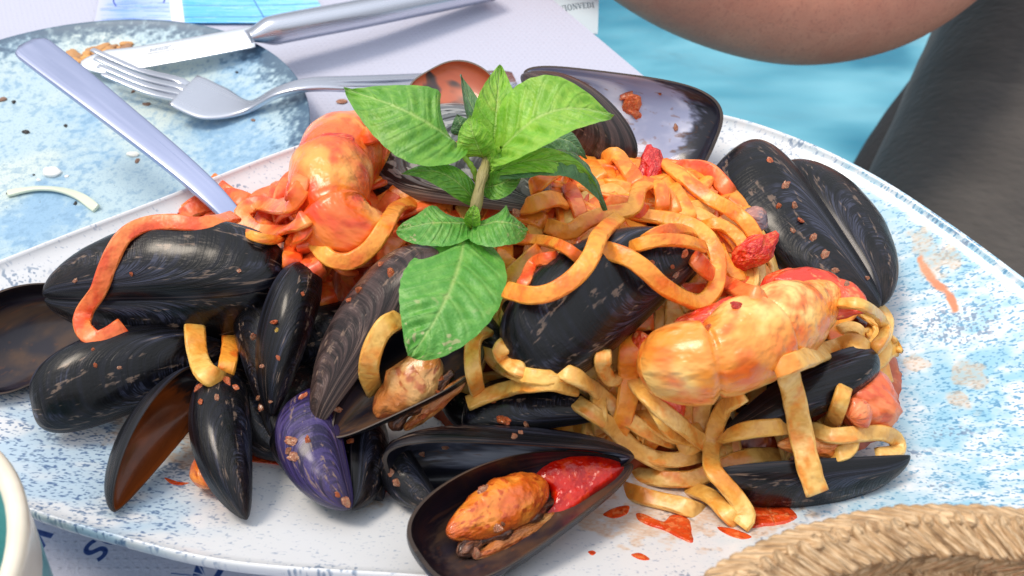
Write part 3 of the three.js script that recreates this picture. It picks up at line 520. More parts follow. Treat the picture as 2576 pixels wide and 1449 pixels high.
strand([[1590, 538], [1666, 548], [1736, 565], [1782, 599], [1803, 641], [1806, 693], [1789, 740], [1758, 762], [1719, 749], [1666, 718], [1624, 679], [1579, 648], [1519, 628]], 'mid', { w: 38, lift: 0.0055, label: 'big orange linguine loop hanging over the large dark mussel' });
strand([[1166, 622], [1211, 606], [1281, 602], [1369, 606], [1421, 623], [1463, 653]], 'mid', { w: 26, lift: 0.005, label: 'thin arched linguine strand running right from the lowest basil leaf' });
strand([[1208, 755], [1264, 714], [1316, 669], [1355, 634], [1400, 612]], 'mid', { w: 42, lift: 0.005, label: 'linguine strand sloping up from the lowest basil leaf' });
strand([[1400, 648], [1345, 660], [1323, 704], [1300, 735]], 'red', { w: 28, lift: 0.004 });
strand([[1555, 548], [1509, 592], [1485, 648], [1446, 697], [1386, 735], [1334, 743], [1275, 730]], 'mid', { w: 42, lift: 0.007, label: 'broad yellow linguine band forming the ring beside the lowest basil leaf' });
strand([[1652, 457], [1610, 473], [1593, 522], [1530, 538], [1474, 557], [1432, 583], [1378, 568]], 'mid', { w: 40, lift: 0.007, label: 'twisted linguine bow standing highest on the heap' });
// left part
[[[530, 455], [556, 480], [600, 512], [560, 548], [470, 572]], [[442, 553], [490, 525], [532, 515], [592, 523]], [[720, 640], [735, 610], [748, 570]], [[765, 600], [775, 640], [785, 680]], [[820, 640], [812, 700], [830, 770]],
  [[745, 470], [735, 520], [700, 560]], [[640, 560], [700, 590], [760, 600]], [[850, 655], [880, 690], [870, 740]], [[1000, 620], [1060, 600], [1120, 590]], [[940, 640], [1000, 600], [1050, 560]], [[910, 345], [960, 335], [1000, 345]], [[690, 520], [740, 500], [760, 440]]].forEach(p => strand(p, 'red', { skip: closedMussel, w: 42 }));
strand([[762, 470], [720, 520], [640, 513], [609, 540], [640, 577], [700, 583], [772, 548]], 'red', { w: 36, lift: 0.007, skip: closedMussel });
strand([[618, 588], [680, 603], [745, 590]], 'mid', { w: 24 });
  for (const p of [[[450, 548], [520, 505], [590, 495], [645, 522]], [[702, 470], [690, 520], [660, 560], [690, 602], [765, 592]], [[775, 560], [740, 610], [735, 670]], [[700, 600], [770, 640], [800, 700]]]) strand(p, 'red', { w: 44, skip: closedMussel });
strand([[792, 610], [830, 650], [880, 657], [930, 625], [970, 570], [1000, 522], [1050, 508]], 'mid', { w: 38, lift: 0.003, label: 'orange linguine strand curving under the curled prawn' });
strand([[590, 545], [500, 565], [440, 559], [360, 567], [312, 595], [272, 667], [248, 731], [212, 787], [208, 823], [240, 853], [272, 845], [310, 820]], 'red', { w: 40, lift: 0.0012, dive: [0.004, 0.004], label: 'orange linguine strand draped over the big closed mussel', tw: [0.1, -0.2] });
strand([[486, 770], [490, 827], [496, 887], [516, 935], [556, 960]], 'pale', { w: 44, lift: 0.004, skip: closedMussel, label: 'pale linguine piece under the big closed mussel' });
strand([[566, 770], [574, 815], [580, 867], [566, 948]], 'mid', { w: 40, lift: 0.001, skip: closedMussel, label: 'orange linguine piece beside the pale one under the big closed mussel' });
strand([[1012, 797], [968, 823], [936, 883], [928, 943], [944, 985]], 'pale', { w: 46, lift: 0.004, label: 'pale linguine piece caught inside the wide open mussel' });

// ---------------------------------------------------------------- sauce and scraps
function puddle(label, outlinePx, hgt = 0.0011, m = M.sauce) {
  const c = outlinePx.reduce((a, p) => [a[0] + p[0] / outlinePx.length, a[1] + p[1] / outlinePx.length], [0, 0]);
  const cur = new THREE.CatmullRomCurve3(outlinePx.map(p => V(p[0], p[1], 0)), true, 'centripetal').getPoints(90);
  const g = gridGeo(12, 90, (a, b) => { const q = cur[Math.round(b * 90)], e = 1 + 0.10 * (fbm(q.x * 0.06, q.y * 0.06, 4, 3) - 0.5) * a; const P = DEPTH(...(() => { const x = mix(c[0], q.x, a * e), y = mix(c[1], q.y, a * e); return [x, y, march(x, y, dishY)]; })()); P.y += -0.0002 + hgt * Math.sqrt(Math.max(0, 1 - Math.pow(a, 6))) * (0.8 + 0.5 * (fbm(P.x * 300, P.z * 300, 2, 3) - 0.5)); return { p: P, uv: [P.x * 30, P.z * 30] }; }, true);
  top(mesh('', g, m), 'sauce_splash', label, 'sauce');
}
const thinSauce = wet(foodTex([222, 84, 32], [212, 66, 22], [230, 130, 80], 41), { roughness: 0.2 });
puddle('largest red sauce puddle on the platter beside the S shaped strand', [[1835, 1215], [1890, 1225], [1950, 1250], [2008, 1300], [1980, 1318], [1930, 1325], [1885, 1328], [1860, 1290]], 0.0012, thinSauce);
puddle('bird shaped red sauce splash on the platter front', [[1600, 1290], [1640, 1305], [1670, 1312], [1690, 1295], [1735, 1305], [1742, 1340], [1745, 1366], [1710, 1355], [1670, 1335], [1630, 1322], [1600, 1305]], 0.001, thinSauce);
puddle('orange sauce smear touching the red sauced mussel', [[1515, 1295], [1550, 1275], [1585, 1272], [1580, 1292], [1545, 1305]], 0.0006, thinSauce);
puddle('small orange sauce drop near the platter rim', [[1478, 1388], [1490, 1384], [1500, 1390], [1490, 1398]], 0.0005, thinSauce);
puddle('elongated orange sauce drip near the basket', [[1585, 1395], [1610, 1390], [1638, 1408], [1615, 1410]], 0.0004, thinSauce);
puddle('thin orange sauce trail between puddle and basket', [[1800, 1325], [1850, 1330], [1895, 1352], [1870, 1358], [1820, 1342]], 0.0004, thinSauce);
puddle('brown orange sauce pooled beneath the dark mussels', [[560, 1150], [700, 1130], [1000, 1180], [1010, 1250], [960, 1230], [800, 1190], [700, 1170]], 0.0012, thinSauce);
puddle('sauce streak beside the V shaped mussel', [[410, 1200], [450, 1212], [480, 1215], [455, 1222], [425, 1215]], 0.0004, thinSauce);
{ // sauce pooled in the front open mussel: flat glossy sheet filling the hollow, and smears on other shells
  const Q = [[1580, 1165], [1470, 1128], [1390, 1140], [1340, 1200], [1385, 1230], [1375, 1290], [1330, 1340], [1410, 1310], [1500, 1240], [1560, 1195]];
  const c = [1450, 1215], cur = new THREE.CatmullRomCurve3(Q.map(p => V(p[0], p[1], 0)), true, 'centripetal').getPoints(80), a0 = SURF(1585, 1168, 0.010), a1 = SURF(1330, 1330, 0.0095);
  const nrm = V(0, 1, 0.35).normalize(), on = (x, y) => { const d = ray(x, y), t = a0.clone().lerp(a1, 0.5).sub(EYE).dot(nrm) / d.dot(nrm); return EYE.clone().addScaledVector(d, t); };
  const g = gridGeo(10, 80, (a, b) => { const q = cur[Math.round(b * 80)], p = on(mix(c[0], q.x, a), mix(c[1], q.y, a)); p.addScaledVector(nrm, 0.0005 * fbm(p.x * 400, p.z * 400, 1, 3) - 0.002 * Math.pow(a, 8)); return { p, uv: [p.x * 26, p.z * 26] }; }, true);
  top(mesh('', g, M.sauce), 'sauce_pool', 'glossy red tomato sauce filling the front open mussel', 'sauce');
}
function bit(px, py, r, m, lift = 0) {
  const d = hitDepth(px, py, obstacles), p = DEPTH(px, py, d - lift), k = rng(Math.round(px * 31 + py)), s = k() * 50, g = new THREE.IcosahedronGeometry(1, 3), a = g.attributes.position;
  for (let i = 0; i < a.count; i++) { const v = V(a.getX(i), a.getY(i), a.getZ(i)), n = 0.6 + 0.8 * fbm(v.x * 1.4 + s, v.y * 1.4, v.z * 1.4, 3); a.setXYZ(i, v.x * n * n * r * 1.4, v.y * n * r * 0.5, v.z * n * r * 0.9); }
  g.computeVertexNormals(); const gm = mergeVertices(g, 1e-6); gm.computeVertexNormals(); const o = mesh('', gm, m); o.position.copy(p); o.rotation.set(k(), k() * 6, k()); return o;
}
const BITS = [[690, 810, 2.2, 0], [640, 850, 2, 1], [697, 830, 1.2, 3], [662, 920, 1.4, 1], [700, 900, 1.2, 0], [650, 1000, 1.4, 1], [657, 1022, 1.8, 1], [680, 1010, 1.2, 1], [760, 1000, 2, 0], [760, 740, 1.4, 0], [905, 730, 2, 0], [880, 755, 1.6, 0], [985, 690, 2.2, 0], [960, 665, 1.6, 0], [1062, 1047, 2.6, 0], [1110, 950, 1.6, 0], [1102, 985, 1.5, 0], [880, 1110, 1.5, 0], [850, 1030, 1.8, 1], [1265, 1055, 3.4, 0], [1325, 1068, 1.8, 1], [1310, 1090, 1.4, 1], [1295, 1098, 2, 1], [1240, 1010, 1.8, 0], [1120, 1125, 1.5, 1], [1060, 1140, 1.5, 1], [1000, 1215, 2.2, 1], [985, 1190, 2, 1], [1215, 1235, 2.6, 1], [1248, 1328, 2.4, 1], [1265, 1318, 1.2, 1], [1195, 1390, 2.2, 1], [1440, 1165, 2.2, 0], [1452, 1185, 1.6, 1], [775, 1110, 1.6, 0], [735, 1110, 2.6, 1], [742, 1150, 2.6, 1], [728, 1135, 2, 1], [870, 1262, 2.2, 1], [850, 1245, 1.4, 0], [545, 1000, 1.6, 1], [500, 975, 2, 0], [505, 1010, 1.6, 0], [570, 960, 2.4, 0], [590, 975, 1.8, 0], [240, 920, 1.4, 0], [300, 925, 1, 1], [235, 880, 1, 0], [190, 705, 1.4, 1], [600, 680, 1.2, 1], [330, 690, 1.4, 0], [1938, 405, 2, 0], [1975, 470, 2.4, 1], [2000, 520, 2, 1], [2015, 555, 2.4, 0], [2045, 600, 2.2, 1], [1995, 580, 1.4, 1], [2075, 640, 2.4, 1], [2100, 680, 1.8, 1], [2130, 715, 1.6, 1], [1960, 520, 2, 0], [1590, 265, 7, 0], [1575, 240, 4, 0], [1600, 285, 4, 0], [1700, 320, 2, 1], [1660, 235, 1.2, 0], [1110, 395, 2.2, 0], [1150, 370, 4, 4], [1090, 380, 3, 0], [1300, 530, 3, 1], [1480, 520, 2, 0], [1360, 470, 3.2, 4], [1400, 455, 2.4, 0], [1380, 575, 1.6, 1], [1420, 635, 2, 1], [1455, 610, 1.4, 0], [1560, 490, 1.4, 1], [720, 580, 2.2, 2], [735, 560, 2, 0], [760, 590, 2.4, 0], [700, 545, 2, 2], [740, 530, 1.6, 0], [455, 540, 2, 2], [580, 480, 1.6, 2], [1310, 575, 1.4, 2], [1750, 455, 2, 2], [1885, 655, 3, 2], [1905, 630, 2.4, 2], [2180, 700, 1.4, 1], [1855, 770, 2.6, 2], [1780, 830, 2.4, 0], [1700, 690, 1.8, 1], [1640, 660, 1.4, 0], [1720, 640, 2.2, 0], [1690, 670, 1.4, 0]];
{
  const mats = [M.bitOrange, M.bitPale, M.tomato, M.bitYellow, M.bitOrange];
  for (const [x, y, r, k] of BITS) top(bit(x, y, r * 0.00050, mats[k]), 'sauce_bit', ['small orange scrap of tomato pulp clinging to the food', 'tiny pale pink scrap clinging to the food', 'small bright red tomato scrap on the pasta', 'tiny yellow speck on the upright dark mussel', 'chunky orange scrap near the basil stem'][k], 'food scrap', ['orange scraps', 'pale scraps', 'red scraps', undefined, 'chunky scraps'][k]);
}
{ // bright tomato wedge near the back mussel
  const red = wet(foodTex([216, 28, 22], [190, 12, 12], [240, 90, 70], 33), { roughness: 0.2 });
  const t1 = bit(1640, 415, 0.0046, red, 0.004); t1.scale.set(1.1, 1.5, 1);
  top(t1, 'tomato_piece', 'bright red tomato piece on top of the heap below the pearly mussel', 'tomato');
  const t2 = bit(1890, 640, 0.0050, M.tomato, 0.003); t2.scale.set(1, 1.6, 1);
  top(t2, 'tomato_piece', 'orange red tomato piece at the right shoulder of the heap', 'tomato');
}

// ---------------------------------------------------------------- basil sprig
{
  const leafTex = (base, light, seed) => tex(256, 512, (u, v) => {
    const x = Math.abs(u - 0.5) * 2, mid = Math.exp(-Math.pow(x / 0.045, 2)), s = ((v * 7 - x * 1.5) % 1 + 1) % 1, side = Math.exp(-Math.pow((s - 0.5) / 0.07, 2)) * (1 - sstep(0.75, 0.98, x)) * sstep(0.02, 0.1, x);
    const n = fbm(u * 12, v * 22, seed, 4), f = fbm(u * 60, v * 110, seed, 2);
    let c = mixc(base, light, sstep(0.35, 0.7, n) * 0.6 + (f - 0.5) * 0.3); c = mixc(c, [190, 214, 130], Math.max(mid * 0.6, side * 0.16));
    if (seed === 3) { const sp = sstep(0.70, 0.76, fbm(u * 9, v * 16, 77, 3)) * sstep(0.35, 0.8, v); c = mixc(c, [196, 190, 140], sp * 0.8); }
    return c;
  });
  const lb = tex(256, 512, (u, v) => { const x = Math.abs(u - 0.5) * 2, s = ((v * 7 - x * 1.5) % 1 + 1) % 1; return clamp(0.85 - 0.6 * Math.exp(-Math.pow((s - 0.5) / 0.13, 2)) * (1 - sstep(0.8, 1, x)) - 0.5 * Math.exp(-Math.pow(x / 0.06, 2)) + 0.25 * (fbm(u * 40, v * 80, 3, 2) - 0.5)); }, false);
  const lm = (a, b, s) => phys({ map: leafTex(a, b, s), roughness: 0.48, clearcoat: 0.15, clearcoatRoughness: 0.35, transmission: 0.28, thickness: 0, bumpMap: lb, bumpScale: 0.0006 });
  const LM = [lm([92, 160, 40], [136, 194, 62], 1), lm([128, 190, 44], [170, 214, 76], 2), lm([88, 166, 58], [132, 196, 88], 3), lm([78, 126, 72], [104, 150, 90], 4)];
  const stemM = phys({ color: new THREE.Color().setRGB(...lin(158, 146, 96)), roughness: 0.55, bumpMap: fleshBump, bumpScale: 0.0004 }), petM = phys({ color: new THREE.Color().setRGB(...lin(140, 178, 62)), roughness: 0.5 });
  const g = new THREE.Group(), L0 = 0.030, O = SURF(1188, 575, 0.020); g.position.copy(O);
  const at = (x, y, l) => SURF(x, y, l).sub(O);
  const tube = (name, pts, r0, r1, m) => { const c = new THREE.CatmullRomCurve3(pts), gg = gridGeo(24, 10, (a, b) => { const p = c.getPoint(a), T = c.getTangent(a), N = V(0.3, 0.5, 0.8).cross(T).normalize(), B = T.clone().cross(N), th = b * 6.2832, r = mix(r0, r1, a) * (1 + 0.12 * Math.sin(a * 31)); return { p: p.addScaledVector(N, r * Math.cos(th)).addScaledVector(B, r * Math.sin(th)) }; }, true); return mesh(name, gg, m, g); };
  tube('stem', [at(1150, 640, 0.262), at(1178, 590, 0.252), at(1195, 530, 0.246), at(1210, 455, 0.245), at(1224, 408, 0.249), at(1236, 370, 0.257)], 0.0017, 0.0014, stemM);
  const leaf = (base, midp, tip, wpx, n, m, o = {}) => {
    const A = at(...base), Mi = at(...midp), B = at(...tip), q = new THREE.QuadraticBezierCurve3(A, Mi.clone().multiplyScalar(2).addScaledVector(A, -0.5).addScaledVector(B, -0.5), B);
    const W = wpx / FPX * 0.27, N0 = SCR(...n), cup = o.cup ?? 0.25, seed = wpx;
    const gg = gridGeo(44, 26, (a, b) => {
      const u = a, x = (b - 0.5) * 2, p = q.getPoint(u), T = q.getTangent(u), N = N0.clone().addScaledVector(T, -N0.dot(T)).normalize(), Y = new THREE.Vector3().crossVectors(N, T);
      const ww = W / 2 * Math.pow(Math.sin(Math.PI * Math.pow(clamp(u * 0.985 + 0.012), o.sk || 0.72)), o.ex || 0.85) * (1 + 0.010 * Math.sin(u * 60));
      const s = u * 7 - Math.abs(x) * 1.5, puck = 0.0007 * Math.sin(s * 6.283 - 1.57) * (1 - x * x) * Math.min(1, Math.abs(x) * 3) * (W / 0.02);
      const lift = cup * ww * Math.abs(x) ** 1.4 * (1 + (o.asym || 0) * Math.sign(x)) + puck + 0.0012 * (fbm(u * 5, x * 2, seed, 2) - 0.5) * (o.wav || 1);
      return { p: p.addScaledVector(Y, ww * x * (1 - 0.12 * Math.abs(cup) * Math.abs(x))).addScaledVector(N, lift), uv: [b, u] };
    });
    mesh('leaf', gg, m, g);
  };
  leaf([1152, 364, 0.248], [1035, 287, 0.240], [868, 226, 0.252], 212, [-0.25, 0.55, 0.8], LM[0], { cup: -0.18, ex: 0.8 });
  leaf([1218, 400, 0.250], [1195, 350, 0.244], [1180, 292, 0.246], 92, [-0.3, 0.2, 0.9], LM[1], { cup: 0.3 });
  leaf([1222, 395, 0.258], [1195, 300, 0.258], [1158, 188, 0.266], 74, [0.6, 0.2, 0.75], LM[3], { cup: 0.35 });
  leaf([1165, 345, 0.256], [1160, 318, 0.255], [1150, 290, 0.257], 54, [-0.2, 0.2, 0.9], LM[3], { cup: 0.2 });
  leaf([1238, 395, 0.252], [1248, 290, 0.248], [1258, 165, 0.258], 118, [0.1, 0.1, 1], LM[1], { cup: 0.42 });
  leaf([1240, 400, 0.248], [1385, 284, 0.238], [1540, 294, 0.246], 215, [0.1, 0.62, 0.8], LM[1], { cup: 0.22, ex: 0.78 });
  leaf([1340, 380, 0.262], [1420, 350, 0.262], [1475, 400, 0.266], 90, [0.2, 0.5, 0.8], LM[3], { cup: -0.2 });
  leaf([1238, 440, 0.248], [1425, 385, 0.240], [1522, 530, 0.248], 118, [0.45, 0.62, 0.55], LM[3], { cup: -0.5 });
  leaf([1240, 436, 0.246], [1400, 408, 0.238], [1512, 505, 0.247], 56, [-0.2, 0.0, 1], LM[1], { cup: 0.2 });
  leaf([1203, 520, 0.250], [1120, 440, 0.244], [1010, 437, 0.248], 66, [0.1, 0.2, 1], LM[0], { cup: -0.3 });
  leaf([1215, 470, 0.250], [1265, 460, 0.246], [1318, 425, 0.250], 66, [0.2, -0.1, 1], LM[0], { cup: 0.3 });
  leaf([1226, 430, 0.249], [1265, 395, 0.245], [1325, 362, 0.248], 44, [0.2, 0.4, 0.9], LM[1], { cup: 0.3 });
  leaf([1174, 562, 0.248], [1090, 562, 0.241], [1000, 580, 0.246], 118, [-0.2, 0.45, 0.9], LM[2], { cup: -0.15, ex: 0.52 });
  leaf([1196, 568, 0.247], [1262, 560, 0.240], [1326, 578, 0.245], 122, [0.2, 0.5, 0.85], LM[2], { cup: -0.2, ex: 0.5 });
  leaf([1188, 575, 0.248], [1190, 545, 0.243], [1196, 515, 0.244], 40, [0, 0.2, 1], LM[1], { cup: 0.3 });
  leaf([1168, 598, 0.246], [1125, 745, 0.224], [1032, 896, 0.220], 225, [0.05, 0.4, 0.9], LM[2], { cup: -0.14, ex: 0.56, sk: 0.66 });
  for (const [a, b, c] of [[[1205, 470, 0.251], [1190, 425, 0.248], [1165, 390, 0.246]], [[1222, 420, 0.25], [1240, 392, 0.247], [1262, 372, 0.244]], [[1216, 450, 0.25], [1262, 425, 0.246], [1310, 408, 0.243]], [[1178, 585, 0.248], [1165, 600, 0.245], [1152, 625, 0.241]]]) tube('petiole', [at(...a), at(...b), at(...c)], 0.0009, 0.0007, petM);
  top(g, 'basil_sprig', 'fresh green basil sprig stuck upright in the top of the pasta', 'basil');
}

// ---------------------------------------------------------------- cutlery
const steelMap = tex(256, 256, (u, v) => 0.30 + 0.22 * fbm(u * 5, v * 90, 2, 3), false);
const steel = phys({ color: 0xc9ccd6, metalness: 1, roughness: 0.62, roughnessMap: steelMap });
const steelDull = phys({ color: 0xaab2d0, metalness: 1, roughness: 0.8, roughnessMap: steelMap });
function loftBar(stations, name, m, parent, seg = 16) {       // stations: [centre, right vector, up vector, half width, half thickness, power]
  const n = stations.length - 1;
  const g = gridGeo(n + 2, seg, (a, b) => { let i = Math.round(a * (n + 2)) - 1, k = 1; if (i < 0) { i = 0; k = 0; } if (i > n) { i = n; k = 0; } const [c, r, u, w, t, pw = 0.5] = stations[i], th = b * 2 * Math.PI, x = Math.cos(th), y = Math.sin(th); return { p: c.clone().addScaledVector(r, k * w * Math.sign(x) * Math.pow(Math.abs(x), pw)).addScaledVector(u, k * t * Math.sign(y) * Math.pow(Math.abs(y), pw)), uv: [i / n, b] }; }, true);
  return mesh(name, g, m, parent);
}
function alongCurve(pts, n, wf, tf, roll = 0, upv = V(0, 1, 0), pw = 0.5) {
  const c = new THREE.CatmullRomCurve3(pts), out = [];
  for (let i = 0; i <= n; i++) { const u = i / n, p = c.getPoint(u), T = c.getTangent(u), r = new THREE.Vector3().crossVectors(T, upv).normalize(), up = new THREE.Vector3().crossVectors(r, T).normalize(); const R = r.clone().multiplyScalar(Math.cos(roll)).addScaledVector(up, Math.sin(roll)), Q = up.clone().multiplyScalar(Math.cos(roll)).addScaledVector(r, -Math.sin(roll)); out.push([p, R, Q, wf(u), tf(u), pw]); } return out;
}
{ // fork: tines on the plate, handle out over the rim and the paper
  const g = new THREE.Group(), O = PLANE(640, 262, 0.010); g.position.copy(O); const q = (x, y, h) => PLANE(x, y, h).sub(O);
  loftBar(alongCurve([q(462, 226, 0.0140), q(540, 260, 0.0100), q(620, 270, 0.0095), q(700, 232, 0.0165), q(770, 214, 0.0185), q(900, 211, 0.0150), q(1100, 206, 0.0080), q(1292, 199, 0.0040)], 60, u => { const head = sstep(0.34, 0.12, u); return mix(mix(0.0030, 0.0068, sstep(0.35, 0.95, u)) * (u > 0.985 ? 0.75 : 1), 0.0118 * (u < 0.02 ? 0.98 : 1), head); }, u => mix(0.0009, 0.0014, sstep(0.1, 0.4, u))), 'handle', steel, g);
  const tips = [[232, 125, 0.0150], [240, 146, 0.0150], [248, 166, 0.0150], [258, 186, 0.0150]], roots = [[470, 208, 0.0134], [478, 226, 0.0131], [488, 243, 0.0127], [498, 260, 0.0122]];
  for (let i = 0; i < 4; i++) { const a = q(...roots[i]), b = q(...tips[i]); loftBar(alongCurve([a.clone().add(V(0, -0.0016, 0)), a.clone().lerp(b, 0.08).add(V(0, -0.0004, 0)), a.clone().lerp(b, 0.5).add(V(0, -0.0022, 0)), b], 24, u => mix(0.0022, 0.0012, u), u => mix(0.0010, 0.0006, u)), 'tine', steel, g); }
  for (const s of [-0.62, 0.62]) { loftBar(alongCurve([q(800, 213 + s * 8, 0.0190), q(950, 209 + s * 10, 0.0152), q(1100, 206 + s * 17, 0.0094), q(1250, 201 + s * 26, 0.0060)], 30, () => 0.0004, () => 0.0005), 'edge_bead', steel, g, 8); }
  top(g, 'fork', 'steel fork lying tines inward across the side plate', 'fork');
}
{ // knife
  const g = new THREE.Group(), O = PLANE(630, 88, 0.014); g.position.copy(O); const q = (x, y, h) => PLANE(x, y, h).sub(O);
  loftBar(alongCurve([q(205, 160, 0.0105), q(330, 147, 0.0125), q(480, 122, 0.0155), q(640, 92, 0.0185)], 40, u => 0.0074 * Math.pow(clamp(u / 0.16 + 0.04), 0.5) * (1 - 0.06 * u), u => 0.0007, -0.22, V(0, 1, 0), 0.7), 'blade', phys({ color: 0xe4e8ee, metalness: 1, roughness: 0.7, roughnessMap: steelMap }), g);
  loftBar(alongCurve([q(622, 92, 0.0185), q(700, 74, 0.0180), q(900, 36, 0.0160), q(1060, 4, 0.0130), q(1230, -30, 0.0090)], 40, u => mix(0.0052, 0.0078, sstep(0.02, 0.3, u)), u => mix(0.0024, 0.0062, sstep(0.0, 0.22, u)), 0.25, V(0, 1, 0), 0.8), 'handle', steel, g, 24);
  // maker's mark etched in the blade
  const cv = document.createElement('canvas'); cv.width = 512; cv.height = 96; const c = cv.getContext('2d'); c.fillStyle = 'rgb(228,232,238)'; c.fillRect(0, 0, 512, 96); c.fillStyle = 'rgb(96,110,130)'; c.font = 'italic bold 76px sans-serif'; c.textAlign = 'center'; c.textBaseline = 'middle'; c.fillText('BARSKEDET', 256, 50);
  const t = new THREE.CanvasTexture(cv); t.colorSpace = THREE.SRGBColorSpace; const bs = alongCurve([q(205, 160, 0.0105), q(330, 147, 0.0125), q(480, 122, 0.0155), q(640, 92, 0.0185)], 40, () => 1, () => 1, -0.22);
  mesh('engraving', gridGeo(10, 2, (u, v) => { const [c0, R, Q] = bs[17 + Math.round(u * 6)]; const c1 = bs[17][0].clone().lerp(bs[23][0], u); return { p: c1.addScaledVector(R, mix(-0.0005, -0.0044, v)).addScaledVector(Q, 0.00085), uv: [u, v] }; }), phys({ map: t, metalness: 0.9, roughness: 0.3 }), g);
  top(g, 'knife', 'steel table knife with its blade resting on the side plate', 'knife');
}
{ // serving spoon handle, its bowl buried in the pasta
  const g = new THREE.Group(), a = SURF(535, 492, 0.012); const h0 = a.y; g.position.copy(a); const q = (x, y, h) => PLANE(x, y, h).sub(a);
  const end = PLANE(70, 112, 0.052), mid = a.clone().lerp(end, 0.55).sub(a);
  const P0 = V(0, 0, 0), P1 = end.clone().sub(a), inn = P1.clone().multiplyScalar(-0.22); inn.y = -0.012;
  mid.y += 0.0015;
  loftBar(alongCurve([inn, P0, mid, P1], 60, u => { const k = sstep(0.12, 1, u); return mix(0.0030, 0.0066, Math.pow(k, 0.8)) * (u > 0.97 ? Math.sqrt(Math.max(0.05, 1 - Math.pow((u - 0.97) / 0.032, 2))) * 0.55 + 0.45 * (u > 0.99 ? 0.8 : 1) : 1); }, u => mix(0.0014, 0.0012, u), 0.05, V(0, 1, 0), 0.35), 'handle', steelDull, g, 28);
  loftBar(alongCurve([inn.clone(), inn.clone().multiplyScalar(1.5).add(V(0, -0.004, 0)), inn.clone().multiplyScalar(2.2).add(V(0, -0.004, 0))], 24, u => 0.0165 * Math.sin(Math.PI * clamp(u * 0.9 + 0.08)), () => 0.001), 'bowl', steelDull, g);
  top(g, 'serving_spoon', 'flat handled steel serving spoon stuck in the pasta over the platter rim', 'spoon');
}

// ---------------------------------------------------------------- crumbs on the side plate
const onPlate = (px, py, l = 0) => { const t = march(px, py, plateY); const p = DEPTH(px, py, t); p.y += l; return p; };
function crumb(name, label, px, py, r, col, group, flat = 0.5) {
  const p = onPlate(px, py, r * flat * 0.35), k = rng(px * 13 + py), s = k() * 90, g0 = new THREE.IcosahedronGeometry(1, 2), a = g0.attributes.position;
  for (let i = 0; i < a.count; i++) { const v = V(a.getX(i), a.getY(i), a.getZ(i)), n = 0.45 + 1.1 * fbm(v.x * 1.5 + s, v.y * 1.5, v.z * 1.5, 3); a.setXYZ(i, v.x * n * r * 1.4, v.y * n * r * flat, v.z * n * r * 0.9); }
  const g = mergeVertices(g0, 1e-7); g.computeVertexNormals(); const o = mesh('', g, phys({ color: new THREE.Color().setRGB(...lin(...col)), roughness: 0.6 })); o.position.copy(p); o.rotation.y = k() * 6; top(o, name, label, 'crumb', group); return o;
}
crumb('onion_crumb', 'white food crumb standing alone on the side plate below the spoon', 130, 437, 0.0030, [236, 238, 236]);
crumb('onion_crumb', 'white food crumb close beside the spoon handle', 335, 390, 0.0018, [236, 236, 228]);
for (const [x, y] of [[97, 453], [168, 444], [243, 203], [249, 213]]) crumb('onion_crumb', 'tiny white crumb on the side plate', x, y, 0.0007, [232, 234, 230], 'tiny white crumbs');
for (const [x, y, r] of [[65, 333, 0.0012], [35, 257, 0.0009], [165, 317, 0.0008], [25, 487, 0.0009], [190, 512, 0.0008], [425, 143, 0.0011], [85, 440, 0.0005], [596, 182, 0.0006]]) crumb('pepper_speck', 'dark pepper speck on the side plate', x, y, r, [38, 34, 34], 'pepper specks');
for (const [x, y, r] of [[370, 263, 0.0012], [345, 405, 0.0010], [336, 230, 0.0008], [637, 303, 0.0008], [5, 252, 0.0014]]) crumb('brown_crumb', 'brownish crumb on the side plate', x, y, r, [138, 104, 86], 'brown crumbs');
{ const r = rng(99); for (let i = 0; i < 34; i++) { const t = r(), x = 172 + t * 150 + (r() - 0.5) * 20, y = 152 - t * 26 + (r() - 0.5) * 30; crumb('golden_flake', 'flaky golden food residue at the tip of the knife', x, y, 0.0009 + r() * 0.0020, mixc([232, 170, 96], [150, 112, 90], r()), 'golden flakes', 0.5); } }
{ // pale strip of onion on the plate
  const pts = [[22, 492], [60, 484], [100, 479], [150, 482], [200, 498], [245, 530]].map(([x, y], i) => onPlate(x, y, 0.0010)); const c = new THREE.CatmullRomCurve3(pts).getSpacedPoints(40), O = c[0].clone(); c.forEach(p => p.sub(O));
  const g = ribbon(c, c.map(() => V(0, 1, 0.1)), 0.0036, 0.0014, s => 0.5 * Math.sin(s * 4), 3), o = mesh('', g, phys({ color: new THREE.Color().setRGB(...lin(214, 222, 200)), roughness: 0.35, clearcoat: 0.4 })); o.position.copy(O); top(o, 'onion_strip', 'pale curved strip of onion left on the side plate', 'onion');
}
{ // scrap on the paper beside the fork
  const p = PLANE(860, 255, 0.0004), g = new THREE.SphereGeometry(0.0018, 14, 8); g.scale(1.4, 0.3, 1); const o = mesh('', g, M.bitPale); o.position.copy(p); top(o, 'sauce_spot', 'small pale orange sauce spot on the paper cover below the fork', 'sauce');
}
{ // crumpled clear wrapper by the knife handle
  const g = gridGeo(40, 16, (u, v) => { const x = mix(930, 1165, u), y = mix(-40, 44 - 34 * u, v), p = PLANE(x, y, 0.0012); p.y += 0.007 * Math.pow(fbm(u * 9, v * 4, 3, 3), 1.6) * (0.3 + Math.sin(Math.PI * u)); return { p }; });
  top(mesh('', g, phys({ color: 0xf4f2f0, roughness: 0.12, transmission: 0.75, thickness: 0 })), 'clear_wrapper', 'crumpled clear plastic wrapper under the knife handle', 'wrapper');
}
